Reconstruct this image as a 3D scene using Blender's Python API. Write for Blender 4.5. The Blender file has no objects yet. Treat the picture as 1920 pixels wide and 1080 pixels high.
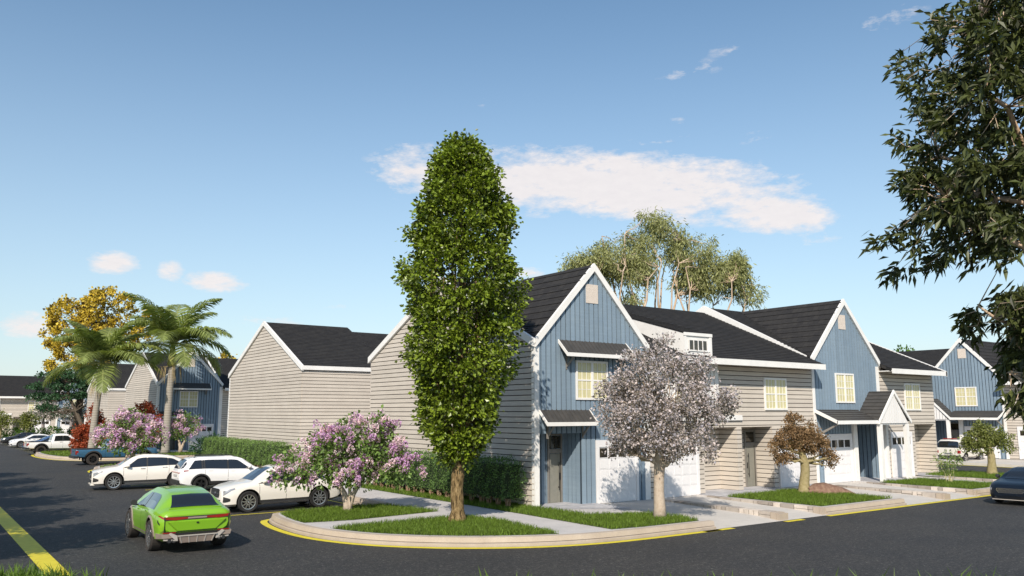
import bpy, bmesh, math, random
import numpy as np
from mathutils import Vector, Matrix
S = bpy.context.scene
COL = S.collection
R = math.radians
rng = np.random.default_rng(7)
random.seed(7)

# ------------------------------------------------------------------ camera, sky, sun, exposure
cam = bpy.data.objects.new("camera", bpy.data.cameras.new("camera")); COL.objects.link(cam)
cam.location = (0, 0, 3.8)
cam.rotation_euler = (R(90 + 8.62), 0, R(53.7 - 90))
cam.data.sensor_width = 36; cam.data.lens = 1540 / 1920 * 36
cam.data.clip_start = 0.05; cam.data.clip_end = 5000
S.camera = cam
SUN_AZ, SUN_EL = 44.0, 37.0        # direction the light travels (from +X towards +Y), height of the sun
sun = bpy.data.objects.new("sun", bpy.data.lights.new("sun", 'SUN')); COL.objects.link(sun)
sun.data.energy = 5.0; sun.data.angle = R(0.55); sun.data.color = (1.0, 0.915, 0.795)
sd = Vector((math.cos(R(SUN_AZ)) * math.cos(R(SUN_EL)), math.sin(R(SUN_AZ)) * math.cos(R(SUN_EL)), -math.sin(R(SUN_EL))))
sun.rotation_euler = sd.to_track_quat('-Z', 'Y').to_euler()
sun.location = (-40, -40, 40)
S.view_settings.view_transform = 'Standard'; S.view_settings.look = 'None'
S.view_settings.exposure = 0.12; S.view_settings.gamma = 1.0
S.render.engine = 'CYCLES'
S.cycles.max_bounces = 6; S.cycles.diffuse_bounces = 3; S.cycles.glossy_bounces = 3
S.cycles.transmission_bounces = 4; S.cycles.transparent_max_bounces = 6
S.cycles.use_denoising = True

class NT:
    """tiny node-tree helper"""
    def __init__(s, tree): s.t = tree; s.n = tree.nodes; s.l = tree.links
    def new(s, typ, ins=None, **kw):
        nd = s.n.new(typ)
        for k, v in kw.items(): setattr(nd, k, v)
        for k, v in (ins or {}).items():
            sock = nd.inputs[k]
            if isinstance(v, bpy.types.NodeSocket): s.l.new(v, sock)
            else: sock.default_value = v
        return nd
    def math(s, op, a, b=0.0, c=None, clamp=False):
        ins = {0: a, 1: b}
        if c is not None: ins[2] = c
        return s.new('ShaderNodeMath', ins, operation=op, use_clamp=clamp).outputs[0]
    def mix(s, f, a, b, typ='MIX'):
        nd = s.new('ShaderNodeMix', None, data_type='RGBA', blend_type=typ)
        for sock, v in ((nd.inputs[0], f), (nd.inputs[6], a), (nd.inputs[7], b)):
            if isinstance(v, bpy.types.NodeSocket): s.l.new(v, sock)
            else: sock.default_value = v if not isinstance(v, tuple) or len(v) == 4 else (*v, 1)
        return nd.outputs[2]
    def ramp(s, f, stops):
        nd = s.new('ShaderNodeValToRGB', {0: f})
        el = nd.color_ramp.elements
        while len(el) < len(stops): el.new(0.5)
        for e, (p, c) in zip(el, stops): e.position = p; e.color = (*c, 1) if len(c) == 3 else c
        return nd.outputs[0]
    def noise(s, vec, scale, detail=3, rough=.55):
        return s.new('ShaderNodeTexNoise', {'Vector': vec, 'Scale': scale, 'Detail': detail, 'Roughness': rough}).outputs[0]

W = bpy.data.worlds.new("World"); S.world = W; W.use_nodes = True
nt = NT(W.node_tree); nt.n.clear()
sky = nt.new('ShaderNodeTexSky', None, sky_type='NISHITA', sun_disc=False, sun_elevation=R(SUN_EL),
             sun_rotation=R(270 - SUN_AZ), air_density=1.0, dust_density=0.5, ozone_density=1.6, altitude=0)
tc = nt.new('ShaderNodeTexCoord').outputs['Generated']
sx = nt.new('ShaderNodeSeparateXYZ', {0: tc})
az = nt.math('MULTIPLY', nt.math('ARCTAN2', sx.outputs[0], sx.outputs[1]), 57.29578)
el = nt.math('MULTIPLY', nt.math('ARCSINE', sx.outputs[2]), 57.29578)
cv = nt.new('ShaderNodeCombineXYZ', {0: nt.math('MULTIPLY', az, .42), 1: el, 2: 0.0}).outputs[0]
n1 = nt.noise(cv, .50, 7, .66); n2 = nt.noise(cv, 2.1, 5, .65)
nn = nt.math('ADD', nt.math('MULTIPLY', n1, .7), nt.math('MULTIPLY', n2, .3))
tot = None
# cloud banks: azimuth, elevation, half width, half height, tilt, strength  (degrees in the sky)
for a0, e0, ra, re, tilt, k in ((43.0, 15.6, 17.0, 2.9, -.085, 1.25), (29.5, 16.6, 4.4, 2.3, -.05, .80), (53.5, 13.4, 6.5, 1.9, -.2, 1.0),
                                (10.0, 9.3, 1.9, 1.0, 0, .95), (16.2, 8.5, 2.6, .8, 0, .8), (13.4, 9.0, 1.0, 1.0, 0, .7), (5.6, 5.2, 2.2, 1.0, 0, .8),
                                (2.2, 5.2, 1.6, .7, 0, .6), (24.8, 7.1, 1.8, .5, 0, .55), (37.2, 9.6, 2.0, .7, 0, .8), (35.1, 21.3, 2.4, .6, 0, .38),
                                (49.0, 22.9, 3.0, .8, .1, .40), (52.6, 24.2, 2.6, .7, .15, .36), (46.6, 18.6, 3.2, .7, .05, .42), (53.6, 18.2, 1.8, .6, 0, .40), (57.2, 11.2, 2.2, .5, 0, .6),
                                (62.3, 24.4, 3.0, .8, .1, .42), (20, 6.0, 3.0, .6, 0, .45), (48.5, 19.8, 1.1, .4, 0, .55), (-30, 12, 14, 3, 0, 1.2), (110, 14, 18, 3, 0, 1.2), (200, 20, 30, 5, 0, 1.2)):
    da = nt.math('SUBTRACT', az, a0)
    de = nt.math('SUBTRACT', nt.math('SUBTRACT', el, e0), nt.math('MULTIPLY', da, tilt))
    qa = nt.math('POWER', nt.math('ABSOLUTE', nt.math('DIVIDE', da, ra)), 2.0)
    qe = nt.math('POWER', nt.math('ABSOLUTE', nt.math('DIVIDE', de, re)), 2.0)
    m = nt.math('MULTIPLY', nt.math('SUBTRACT', 1.0, nt.math('ADD', qa, qe), clamp=True), k)
    tot = m if tot is None else nt.math('MAXIMUM', tot, m)
dens = nt.math('MULTIPLY', nt.math('ADD', nt.math('SUBTRACT', tot, .30), nt.math('MULTIPLY', nt.math('SUBTRACT', nn, .5), 3.6)), 1.5, clamp=True)
dens = nt.math('MULTIPLY', dens, nt.math('MULTIPLY', tot, 3.0, clamp=True))
dens = nt.math('MULTIPLY', dens, .90)
skyc = nt.new('ShaderNodeHueSaturation', {'Hue': .495, 'Saturation': 1.02, 'Value': 1.0, 'Fac': 1.0, 'Color': sky.outputs[0]}).outputs[0]
cloudc = nt.mix(n2, (6.3, 5.9, 5.9), (7.4, 6.9, 6.7))
low = nt.math('POWER', nt.math('SUBTRACT', 1.0, nt.math('DIVIDE', nt.math('MAXIMUM', el, 0.0), 30.0), clamp=True), 1.6)
skyc = nt.mix(nt.math('MULTIPLY', low, .68), nt.mix(1.0, skyc, (1.06, 1.12, 1.12, 1), 'MULTIPLY'), (4.6, 5.35, 5.9))
bg = nt.new('ShaderNodeBackground', {'Color': nt.mix(dens, skyc, cloudc), 'Strength': 0.124})
nt.l.new(bg.outputs[0], nt.new('ShaderNodeOutputWorld').inputs[0])

# ------------------------------------------------------------------ materials
MATS = {}
def mat(name, col=(.5, .5, .5), rough=.6, metal=0, spec=.5, var=None, nscale=8, bump=0, bscale=40, coat=0, trans=0, fn=None, island=0, emit=None):
    if name in MATS: return MATS[name]
    m = bpy.data.materials.new(name); m.use_nodes = True; MATS[name] = m
    t = NT(m.node_tree); b = m.node_tree.nodes['Principled BSDF']; o = m.node_tree.nodes['Material Output']
    b.inputs['Base Color'].default_value = (*col, 1); b.inputs['Roughness'].default_value = rough
    b.inputs['Metallic'].default_value = metal; b.inputs['Specular IOR Level'].default_value = spec
    if coat: b.inputs['Coat Weight'].default_value = coat; b.inputs['Coat Roughness'].default_value = .04
    oc = t.new('ShaderNodeTexCoord').outputs['Object']
    c = None
    if var is not None:
        c = t.mix(t.ramp(t.noise(oc, nscale, 5), [(.35, (0, 0, 0)), (.65, (1, 1, 1))]), col, var)
    if island:
        g = t.new('ShaderNodeNewGeometry').outputs['Random Per Island']
        base = c if c is not None else (*col, 1)
        c = t.mix(1.0, base, t.ramp(g, [(0, (1 - island,) * 3), (1, (1 + island,) * 3)]), 'MULTIPLY')
    if fn: c = fn(t, oc, c, b) or c
    if c is not None: t.l.new(c, b.inputs['Base Color'])
    if bump:
        bn = t.new('ShaderNodeBump', {'Strength': bump, 'Distance': .02, 'Height': t.noise(oc, bscale, 4)}).outputs[0]
        t.l.new(bn, b.inputs['Normal'])
    if trans:
        tr = t.new('ShaderNodeBsdfTranslucent')
        if c is not None: t.l.new(t.mix(1.0, c, (1.5, 1.6, .7, 1), 'MULTIPLY'), tr.inputs[0])
        else: tr.inputs[0].default_value = (*col, 1)
        mx = t.new('ShaderNodeMixShader', {0: trans, 1: b.outputs[0], 2: tr.outputs[0]})
        t.l.new(mx.outputs[0], o.inputs[0])
    return m

def asphalt_fn(t, oc, c, b):
    g = t.math('ADD', t.math('MULTIPLY', t.noise(oc, 17, 3, .85), .62), t.math('MULTIPLY', t.noise(oc, 6, 4, .8), .38))
    sp = t.ramp(g, [(.38, (.010, .010, .011)), (.50, (.027, .0265, .026)), (.575, (.060, .058, .055)), (.65, (.27, .255, .235))])
    big = t.ramp(t.noise(oc, .35, 5), [(.3, (.72, .73, .76)), (.7, (1.16, 1.12, 1.06))])
    tracks = t.ramp(t.noise(t.new('ShaderNodeMapping', {'Vector': oc, 'Scale': (.25, 1.3, 1)}).outputs[0], 1.6, 4), [(.45, (1, 1, 1)), (.75, (.86, .86, .86))])
    b.inputs['Roughness'].default_value = .82
    t.l.new(t.new('ShaderNodeBump', {'Strength': .5, 'Distance': .012, 'Height': t.noise(oc, 70, 3, .8)}).outputs[0], b.inputs['Normal'])
    return t.mix(1.0, t.mix(1.0, sp, big, 'MULTIPLY'), tracks, 'MULTIPLY')
M_asphalt = mat('asphalt', fn=asphalt_fn)
def worn_fn(t, oc, c, b):
    w = t.ramp(t.noise(t.new('ShaderNodeMapping', {'Vector': oc, 'Scale': (.5, 3.0, 1)}).outputs[0], 1.6, 6, .7), [(.27, (1, 1, 1)), (.32, (0, 0, 0))])
    g = t.ramp(t.noise(oc, 5, 5), [(.3, (.58, .47, .012)), (.7, (.70, .60, .03))])
    return t.mix(w, g, (.12, .115, .07, 1))
M_yellow = mat('yellow_paint', rough=.6, fn=worn_fn)
def conc(name, a, bcol):
    def fn(t, oc, c, b):
        base = t.ramp(t.noise(oc, 1.3, 6, .6), [(.3, a), (.7, bcol)])
        fine = t.ramp(t.noise(oc, 45, 3, .7), [(.35, (.9, .9, .9)), (.65, (1.07, 1.07, 1.07))])
        t.l.new(t.new('ShaderNodeBump', {'Strength': .25, 'Distance': .01, 'Height': t.noise(oc, 80, 3)}).outputs[0], b.inputs['Normal'])
        return t.mix(1.0, base, fine, 'MULTIPLY')
    return mat(name, rough=.85, fn=fn)
M_walk = conc('walk_concrete', (.44, .42, .41), (.54, .51, .495))
M_kerb = conc('kerb_concrete', (.37, .30, .235), (.46, .385, .31))
M_drive = conc('drive_concrete', (.47, .44, .405), (.55, .515, .475))
M_stone = mat('wall_stone', (.46, .41, .36), .85, var=(.36, .31, .27), nscale=2.2, island=.42, bump=.5, bscale=25)
def paver_fn(t, oc, c, b):
    br = t.new('ShaderNodeTexBrick', {'Vector': oc, 'Color1': (.36, .36, .385, 1), 'Color2': (.50, .49, .50, 1), 'Mortar': (.22, .22, .23, 1), 'Scale': 1.0, 'Mortar Size': .012, 'Brick Width': .62, 'Row Height': .34})
    return t.mix(.5, br.outputs[0], t.mix(1.0, br.outputs[0], t.ramp(t.noise(oc, 7, 4), [(.3, (.75, .75, .78)), (.7, (1.2, 1.2, 1.2))]), 'MULTIPLY'))
M_paver = mat('paving_stone', rough=.8, fn=paver_fn)
M_soil = mat('lawn_soil', (.050, .075, .014), .95, var=(.075, .095, .022), nscale=3, bump=.6, bscale=30)
M_blade = mat('grass_blade', (.125, .190, .026), .55, island=.5, trans=.35, spec=.25)
M_blade2 = mat('verge_blade', (.12, .19, .035), .5, island=.55, trans=.35, spec=.3)
M_far = mat('far_ground', (.10, .12, .05), .95, var=(.16, .15, .08), nscale=.05)

def siding_fn(t, oc, c, b):
    v = t.ramp(t.noise(t.new('ShaderNodeMapping', {'Vector': oc, 'Scale': (.6, .6, 7)}).outputs[0], 2.0, 5), [(.3, (.94, .94, .94)), (.7, (1.05, 1.05, 1.05))])
    return t.mix(1.0, c, v, 'MULTIPLY')
M_lap = mat('lap_siding', (.505, .448, .385), .7, island=.06, var=(.545, .487, .42), nscale=.8, bump=.12, bscale=30, fn=siding_fn)
M_gap = mat('siding_backing', (.045, .034, .027), .95)
M_blue = mat('blue_board', (.195, .262, .330), .62, island=.08, var=(.215, .282, .345), nscale=1.2, bump=.1, bscale=25, fn=siding_fn)
M_bluegap = mat('blue_backing', (.022, .035, .05), .95)
M_wboard = mat('white_board', (.74, .72, .70), .6, island=.03, bump=.08)
M_wgap = mat('white_backing', (.10, .10, .11), .9)
M_trim = mat('white_trim', (.80, .78, .75), .55, var=(.74, .72, .69), nscale=2.5, bump=.06)
def shingle(name, axis):
    def fn(t, oc, c, b):
        s = t.new('ShaderNodeSeparateXYZ', {0: oc})
        u, v = (s.outputs[0], s.outputs[1]) if axis == 'x' else (s.outputs[1], s.outputs[0])
        vec = t.new('ShaderNodeCombineXYZ', {0: u, 1: v, 2: 0.0}).outputs[0]
        br = t.new('ShaderNodeTexBrick', {'Vector': vec, 'Color1': (.023, .022, .023, 1), 'Color2': (.034, .032, .031, 1), 'Mortar': (.016, .016, .016, 1), 'Scale': 1.0, 'Mortar Size': .008, 'Brick Width': .33, 'Row Height': .26})
        return t.mix(1.0, br.outputs[0], t.ramp(t.noise(oc, 9, 4, .7), [(.3, (.88, .88, .88)), (.7, (1.13, 1.12, 1.1))]), 'MULTIPLY')
    return mat(name, rough=.85, fn=fn, bump=.3, bscale=60, spec=.25)
M_shx = shingle('roof_shingle', 'x'); M_shy = shingle('cross_roof_shingle', 'y')
M_awn = mat('awning_metal', (.050, .047, .044), .5, var=(.065, .06, .055), nscale=3, spec=.4)
M_pane = mat('curtained_pane', (.66, .60, .36), .22, var=(.58, .53, .30), nscale=2.6, spec=.6,
             fn=lambda t, oc, c, b: t.mix(1.0, c, t.ramp(t.new('ShaderNodeTexWave', {'Vector': oc, 'Scale': 3.2, 'Distortion': 1.5, 'Detail': 2}).outputs[0], [(0, (.86, .86, .84)), (1, (1.05, 1.05, 1.05))]), 'MULTIPLY'))  # colour bands paint the shading of curtain folds
M_dkpane = mat('dark_pane', (.018, .016, .013), .06, spec=.9, var=(.05, .04, .022), nscale=3.5)  # brown mottling painted in as reflections on the glass
M_vent = mat('vent_stucco', (.58, .50, .43), .9, var=(.66, .58, .51), nscale=22, bump=.5, bscale=50)
M_gdoor = mat('garage_paint', (.76, .74, .735), .5, var=(.72, .70, .70), nscale=1.5)
M_fdoor = mat('door_paint', (.20, .195, .165), .55, var=(.235, .225, .19), nscale=5, bump=.1)
M_dframe = mat('door_frame_wood', (.07, .058, .045), .6)
M_black = mat('black_metal', (.012, .012, .013), .4)
M_bracket = mat('bracket_wood', (.19, .18, .16), .7, var=(.23, .21, .19), nscale=6)
def bark(name, a, b_, sc=6, str_=.9):
    return mat(name, a, .9, var=b_, nscale=sc, bump=str_, bscale=sc * 3, spec=.2)
M_bark = mat('rough_bark', rough=.95, spec=.15, fn=lambda t, oc, c, b: (
    t.l.new(t.new('ShaderNodeBump', {'Strength': 1.0, 'Distance': .05, 'Height': t.noise(t.new('ShaderNodeMapping', {'Vector': oc, 'Scale': (1, 1, .28)}).outputs[0], 16, 5, .7)}).outputs[0], b.inputs['Normal']),
    t.ramp(t.noise(t.new('ShaderNodeMapping', {'Vector': oc, 'Scale': (1, 1, .28)}).outputs[0], 14, 5, .7), [(.38, (.045, .03, .014)), (.5, (.20, .135, .062)), (.66, (.36, .26, .135))]))[1])
M_barkpale = bark('pale_bark', (.40, .315, .24), (.48, .40, .32), 9, .7)
M_barkgreen = bark('mossy_bark', (.24, .20, .09), (.33, .27, .15), 7, .9)
M_barkdark = bark('dark_bark', (.07, .055, .04), (.12, .095, .07), 8)
M_barkgrey = bark('grey_stem', (.22, .19, .19), (.30, .26, .25), 8)
M_bareuc = bark('smooth_bark', (.46, .33, .22), (.58, .46, .35), 2.2, .3)
M_hstem = bark('hedge_stem', (.24, .15, .095), (.32, .22, .15), 9)
M_palmbark = mat('palm_bark', rough=.9, fn=lambda t, oc, c, b: t.mix(t.ramp(t.new('ShaderNodeTexWave', {'Vector': oc, 'Scale': 2.2, 'Distortion': .6, 'Detail': 3}, bands_direction='Z').outputs[0], [(.1, (0, 0, 0)), (.5, (1, 1, 1))]), (.20, .175, .14, 1), (.36, .325, .28, 1)))
M_shaft = mat('palm_crownshaft', (.30, .33, .07), .45, var=(.38, .33, .12), nscale=3)
M_frond = mat('palm_leaflet', (.225, .265, .085), .40, island=.4, trans=.35, spec=.45)
M_rachis = mat('palm_rachis', (.32, .33, .12), .5)
M_dry = mat('palm_seed_stalk', (.42, .32, .15), .8, island=.3)
def leaf(name, col, isl=.5, tr=.3, rough=.45, spec=.4): return mat(name, col, rough, island=isl, trans=tr, spec=spec)
L_col = leaf('bright_leaf', (.135, .182, .016), .85, .22, .36, .55)
L_blossom = leaf('pale_blossom', (.49, .425, .435), .45, .25, .7, .2)
L_blossomd = leaf('grey_blossom', (.34, .32, .37), .4, .2, .7, .2)
L_gapshade = leaf('gap_shade_fleck', (.12, .095, .08), .4, .05, .8, .1)  # dark brown petals mixed in to paint shade between the blossom clumps
L_rust = leaf('rust_leaf', (.235, .150, .080), .6, .25, .6, .2)
L_olive = leaf('olive_leaf', (.17, .19, .05), .55, .3)
L_lilacg = leaf('lilac_leaf', (.14, .22, .055), .55, .3)
L_lilac = leaf('lilac_petal', (.54, .32, .60), .45, .3, .7, .2)
L_lilacw = leaf('pale_petal', (.80, .62, .74), .3, .3, .7, .2)
L_hedge = leaf('hedge_leaf', (.105, .18, .05), .65, .2, .4)
L_hedge2 = leaf('box_leaf', (.135, .215, .055), .6, .2, .45)
L_yellow = leaf('yellow_leaf', (.56, .42, .065), .45, .3, .6, .2)
L_ydark = leaf('dark_brown_leaf', (.06, .04, .02), .3, .1, .7, .2)  # much darker leaves scattered at random among the yellow ones
L_dark = leaf('dark_leaf', (.035, .085, .035), .5, .2)
L_maple = leaf('maple_leaf', (.32, .075, .035), .55, .3, .6, .2)
L_euc = leaf('gum_leaf', (.27, .28, .115), .5, .25, .5)
L_near = leaf('lance_leaf', (.062, .074, .022), .6, .22, .46, .4)
L_sap = leaf('sapling_leaf', (.17, .23, .07), .4, .35)
L_shrub = leaf('shrub_leaf', (.10, .19, .03), .5, .3)

# ------------------------------------------------------------------ object helpers
def tag(o, label=None, cat=None, group=None, kind=None):
    if label: o['label'] = label
    if cat: o['category'] = cat
    if group: o['group'] = group
    if kind: o['kind'] = kind
    return o
def thing(name, label, cat, loc=(0, 0, 0), rot=0, group=None):
    o = bpy.data.objects.new(name, None); COL.objects.link(o)
    o.empty_display_size = .3; o.location = loc; o.rotation_euler = (0, 0, rot)
    return tag(o, label, cat, group)
def link_mesh(name, me, mats, parent=None):
    for m in (mats if isinstance(mats, (list, tuple)) else [mats]): me.materials.append(m)
    o = bpy.data.objects.new(name, me); COL.objects.link(o)
    if parent is not None: o.parent = parent
    return o
def mesh_np(name, V, F, mats, parent=None, mi=None, smooth=False):
    V = np.asarray(V, np.float32); F = np.asarray(F, np.int32)
    me = bpy.data.meshes.new(name); k = F.shape[1]
    me.vertices.add(len(V)); me.vertices.foreach_set('co', V.ravel())
    me.loops.add(F.size); me.loops.foreach_set('vertex_index', F.ravel())
    me.polygons.add(len(F)); me.polygons.foreach_set('loop_start', np.arange(0, F.size, k, dtype=np.int32))
    if mi is not None: me.polygons.foreach_set('material_index', np.asarray(mi, np.int32))
    me.polygons.foreach_set('use_smooth', np.full(len(F), smooth, dtype=bool))
    me.update(calc_edges=True); me.validate()
    return link_mesh(name, me, mats, parent)
class MB:
    """collects polygons and makes one mesh object of them"""
    def __init__(s, tf=None): s.v = []; s.f = []; s.m = []; s.sm = []; s.tf = tf
    def poly(s, pts, m=0, smooth=False):
        n = len(s.v); s.v += [tuple(p) for p in pts]; s.f.append(list(range(n, n + len(pts)))); s.m.append(m); s.sm.append(smooth)
    def prism(s, a, b, m=0, smooth=False):
        """two matching point rings, closed"""
        k = len(a); n = len(s.v); s.v += [tuple(p) for p in a] + [tuple(p) for p in b]
        s.f.append([n + i for i in range(k)][::-1]); s.f.append([n + k + i for i in range(k)])
        for i in range(k): j = (i + 1) % k; s.f.append([n + i, n + j, n + k + j, n + k + i])
        s.m += [m] * (k + 2); s.sm += [False, False] + [smooth] * k
    def box(s, x0, x1, y0, y1, z0, z1, m=0):
        s.prism([(x0, y0, z0), (x1, y0, z0), (x1, y1, z0), (x0, y1, z0)], [(x0, y0, z1), (x1, y0, z1), (x1, y1, z1), (x0, y1, z1)], m)
    def tube(s, pts, rad, n=8, m=0, cap=True, smooth=True):
        pts = [Vector(p) for p in pts]; rings = []; up = None
        for i, p in enumerate(pts):
            d = (pts[min(i + 1, len(pts) - 1)] - pts[max(i - 1, 0)])
            d = d.normalized() if d.length > 1e-9 else Vector((0, 0, 1))
            if up is None: up = d.orthogonal().normalized()
            up = (up - d * up.dot(d)); up = up.normalized() if up.length > 1e-6 else d.orthogonal().normalized()
            w = d.cross(up); r = rad[i] if hasattr(rad, '__len__') else rad
            base = len(s.v)
            for k in range(n):
                a = 2 * math.pi * k / n; s.v.append(tuple(p + (up * math.cos(a) + w * math.sin(a)) * r))
            rings.append(base)
        for a, b in zip(rings, rings[1:]):
            for k in range(n): j = (k + 1) % n; s.f.append([a + k, a + j, b + j, b + k]); s.m.append(m); s.sm.append(smooth)
        if cap:
            s.f.append([rings[0] + k for k in range(n)][::-1]); s.f.append([rings[-1] + k for k in range(n)]); s.m += [m, m]; s.sm += [False, False]
    def build(s, name, mats, parent=None):
        v = s.v; f = s.f
        if s.tf:
            flip, fn = s.tf; v = [fn(p) for p in v]
            if flip: f = [q[::-1] for q in f]
        me = bpy.data.meshes.new(name); me.from_pydata(v, [], f)
        me.polygons.foreach_set('material_index', s.m); me.polygons.foreach_set('use_smooth', s.sm); me.update()
        return link_mesh(name, me, mats, parent)
def clip(poly, ax, val, keep_above):
    out = []; k = len(poly)
    for i in range(k):
        a, b = poly[i], poly[(i + 1) % k]; da, db = a[ax] - val, b[ax] - val
        if not keep_above: da, db = -da, -db
        if da >= 0: out.append(a)
        if (da > 1e-9 and db < -1e-9) or (da < -1e-9 and db > 1e-9):
            t = da / (da - db); out.append((a[0] + (b[0] - a[0]) * t, a[1] + (b[1] - a[1]) * t))
    return out
def boards(mb, polys, o, du, n, horizontal, step, gap=.032, t=.036, off=0.0):
    """board courses over convex outlines (u,z); o origin, du along, n outward. material 0 boards, 1 backing"""
    P = lambda u, z, d: (o[0] + du[0] * u + n[0] * d, o[1] + du[1] * u + n[1] * d, z)
    ax = 1 if horizontal else 0
    for poly in polys:
        mb.poly([P(u, z, 0) for u, z in poly], 1)
        lo = min(p[ax] for p in poly); hi = max(p[ax] for p in poly)
        k = math.floor((lo - off) / step)
        while off + k * step < hi:
            a, b = off + k * step + gap, off + (k + 1) * step; k += 1
            q = clip(clip(poly, ax, max(a, lo), True), ax, min(b, hi), False)
            if len(q) < 3 or max(p[ax] for p in q) - min(p[ax] for p in q) < .012: continue
            dz = (lambda z: t + (.012 * (1 - (z - a) / (b - a)) if horizontal else 0))
            mb.prism([P(u, z, .001) for u, z in q], [P(u, z, dz(z)) for u, z in q], 0)
PADZ = .25
def pts_box(name, x0, x1, y0, y1, z0, z1, m, parent=None, tf=None):
    b = MB(tf); b.box(x0, x1, y0, y1, z0, z1); return b.build(name, m, parent)

# ------------------------------------------------------------------ ground, roads, kerbs
def flat(name, pts, z, m, kind='structure'):
    b = MB(); b.poly([(x, y, z) for x, y in pts]); o = b.build(name, m); return tag(o, kind=kind)
def slab(name, pts, z0, z1, m, kind='structure'):
    b = MB(); b.prism([(x, y, z0) for x, y in pts], [(x, y, z1) for x, y in pts]); o = b.build(name, m); return tag(o, kind=kind)
flat('ground', [(-1500, -1500), (1500, -1500), (1500, 1500), (-1500, 1500)], -.06, M_far)
flat('road', [(-45, -30), (150, -30), (150, 175), (-45, 175)], 0, M_asphalt)
def resample(pts, n):
    P = np.array(pts, float); d = np.r_[0, np.cumsum(np.linalg.norm(np.diff(P, axis=0), axis=1))]
    q = np.linspace(0, d[-1], n); return np.c_[np.interp(q, d, P[:, 0]), np.interp(q, d, P[:, 1])]
def smooth_path(pts, n=60, it=3):
    P = [np.array(p, float) for p in pts]
    for _ in range(it):
        Q = [P[0]]
        for a, b in zip(P, P[1:]): Q += [a * .75 + b * .25, a * .25 + b * .75]
        Q.append(P[-1]); P = Q
    return resample(P, n)
def offset(path, d):
    P = np.asarray(path); t = np.gradient(P, axis=0); t /= np.linalg.norm(t, axis=1)[:, None]
    return P + np.c_[-t[:, 1], t[:, 0]] * d
KZ = .26
def kerb(name, path, inward=1, end_caps=True):
    """two-stepped tan kerb: base line path at z=0, body to the left of travel when inward=1"""
    prof = [(0, -.02), (0, .080), (.05, .098), (.085, .098), (.085, .112), (.062, .116), (.10, .25), (.125, KZ), (.30, KZ), (.30, -.02)]
    b = MB(); rings = []
    offs = [(offset(path, d * inward), z) for d, z in prof]
    for i in range(len(path)): rings.append([(o[i][0], o[i][1], z) for o, z in offs])
    for a, c in zip(rings, rings[1:]):
        for k in range(len(prof) - 1): b.poly([a[k], a[k + 1], c[k + 1], c[k]][::(-1 if inward > 0 else 1)])
    b.poly(rings[0]); b.poly(rings[-1][::-1])
    return tag(b.build(name, M_kerb), kind='structure')
def stripe(name, path, d0, d1, z=.006):
    a = offset(path, d0); c = offset(path, d1); b = MB()
    for i in range(len(path) - 1): b.poly([(*a[i], z), (*a[i + 1], z), (*c[i + 1], z), (*c[i], z)])
    return tag(b.build(name, M_yellow), kind='structure')
# the corner in front of the first terrace
corner = smooth_path([(15.6, 29.75), (11.2, 29.55), (10.75, 29.3), (10.45, 27.6), (10.4, 25.6), (10.65, 24.0), (11.4, 22.25), (12.95, 20.5), (14.9, 19.3), (16.6, 18.75), (18.5, 18.57), (21.95, 18.52)], 90, 2)
kerb('corner_kerb', corner, 1)
inner = offset(corner, .29)
slab('sidewalk', [tuple(p) for p in inner] + [(21.95, 25.2), (19.6, 25.2), (19.4, 62), (15.9, 62), (15.9, 29.7)], -.02, KZ - .004, M_walk)
stripe('corner_marking', corner[12:], -.06, -.30)
back1 = resample([(15.62, 57.3), (15.62, 29.75)], 30); kerb('parking_kerb', back1, 1)
stripe('parking_back_marking', resample([(15.45, 57), (15.45, 31.7)], 30), -.12, 0.0)
bay = MB()
for k in range(9):
    y = 31.65 + 3.18 * k
    bay.poly([(10.05, y - .06, .005), (15.3, y - .06, .005), (15.3, y + .06, .005), (10.05, y + .06, .005)])
tag(bay.build('bay_marking', M_yellow), kind='structure')
edge = resample([(3.32, 22.2), (3.32, 52), (3.4, 130)], 60)
stripe('edge_marking', edge, .25, -.25)
# island beside the second terrace
isl2 = smooth_path([(19, 65.0), (14.2, 64.6), (12.2, 63.6), (10.6, 61.6), (10.2, 59.6), (10.35, 57.8), (11.5, 57.3), (15.7, 57.3)], 60, 2)
kerb('island_kerb', isl2, 1); stripe('island_marking', isl2, -.06, -.28)
slab('island_pavement', [tuple(p) for p in offset(isl2, .29)] + [(19.4, 57.4), (19.4, 64.8)], -.02, KZ - .004, M_walk)
slab('rear_pavement', [(19.0, 65.0), (60, 65.0), (60, 61.5), (19.0, 61.5)], -.02, KZ - .008, M_drive)
slab('yard_pavement', [(19.41, 38), (52, 38), (52, 48.3), (19.41, 48.3)], -.02, .2, M_walk)
# third terrace
k3 = smooth_path([(15.7, 88.2), (10.6, 88.0), (9.9, 86.5), (9.75, 82.0), (10.3, 76.5), (12.3, 73.3), (15.5, 72.4), (21.8, 72.35)], 60, 2)
kerb('far_corner_kerb', k3, 1); stripe('far_corner_marking', k3, -.06, -.28)
slab('far_sidewalk', [tuple(p) for p in offset(k3, .29)] + [(21.8, 83.6), (19.5, 83.6), (19.5, 125), (15.9, 125), (15.9, 88.1)], -.02, KZ - .004, M_walk)
kerb('far_parking_kerb', resample([(15.62, 125), (15.62, 88.2)], 20), 1)
bay2 = MB()
for k in range(10):
    y = 89.6 + 3.18 * k
    bay2.poly([(10.05, y - .06, .005), (15.3, y - .06, .005), (15.3, y + .06, .005), (10.05, y + .06, .005)])
tag(bay2.build('far_bay_marking', M_yellow), kind='structure')
slab('far_driveway', [(21.8, 72.4), (60, 72.4), (60, 83.5), (21.8, 83.5)], -.02, .12, M_drive)
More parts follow.
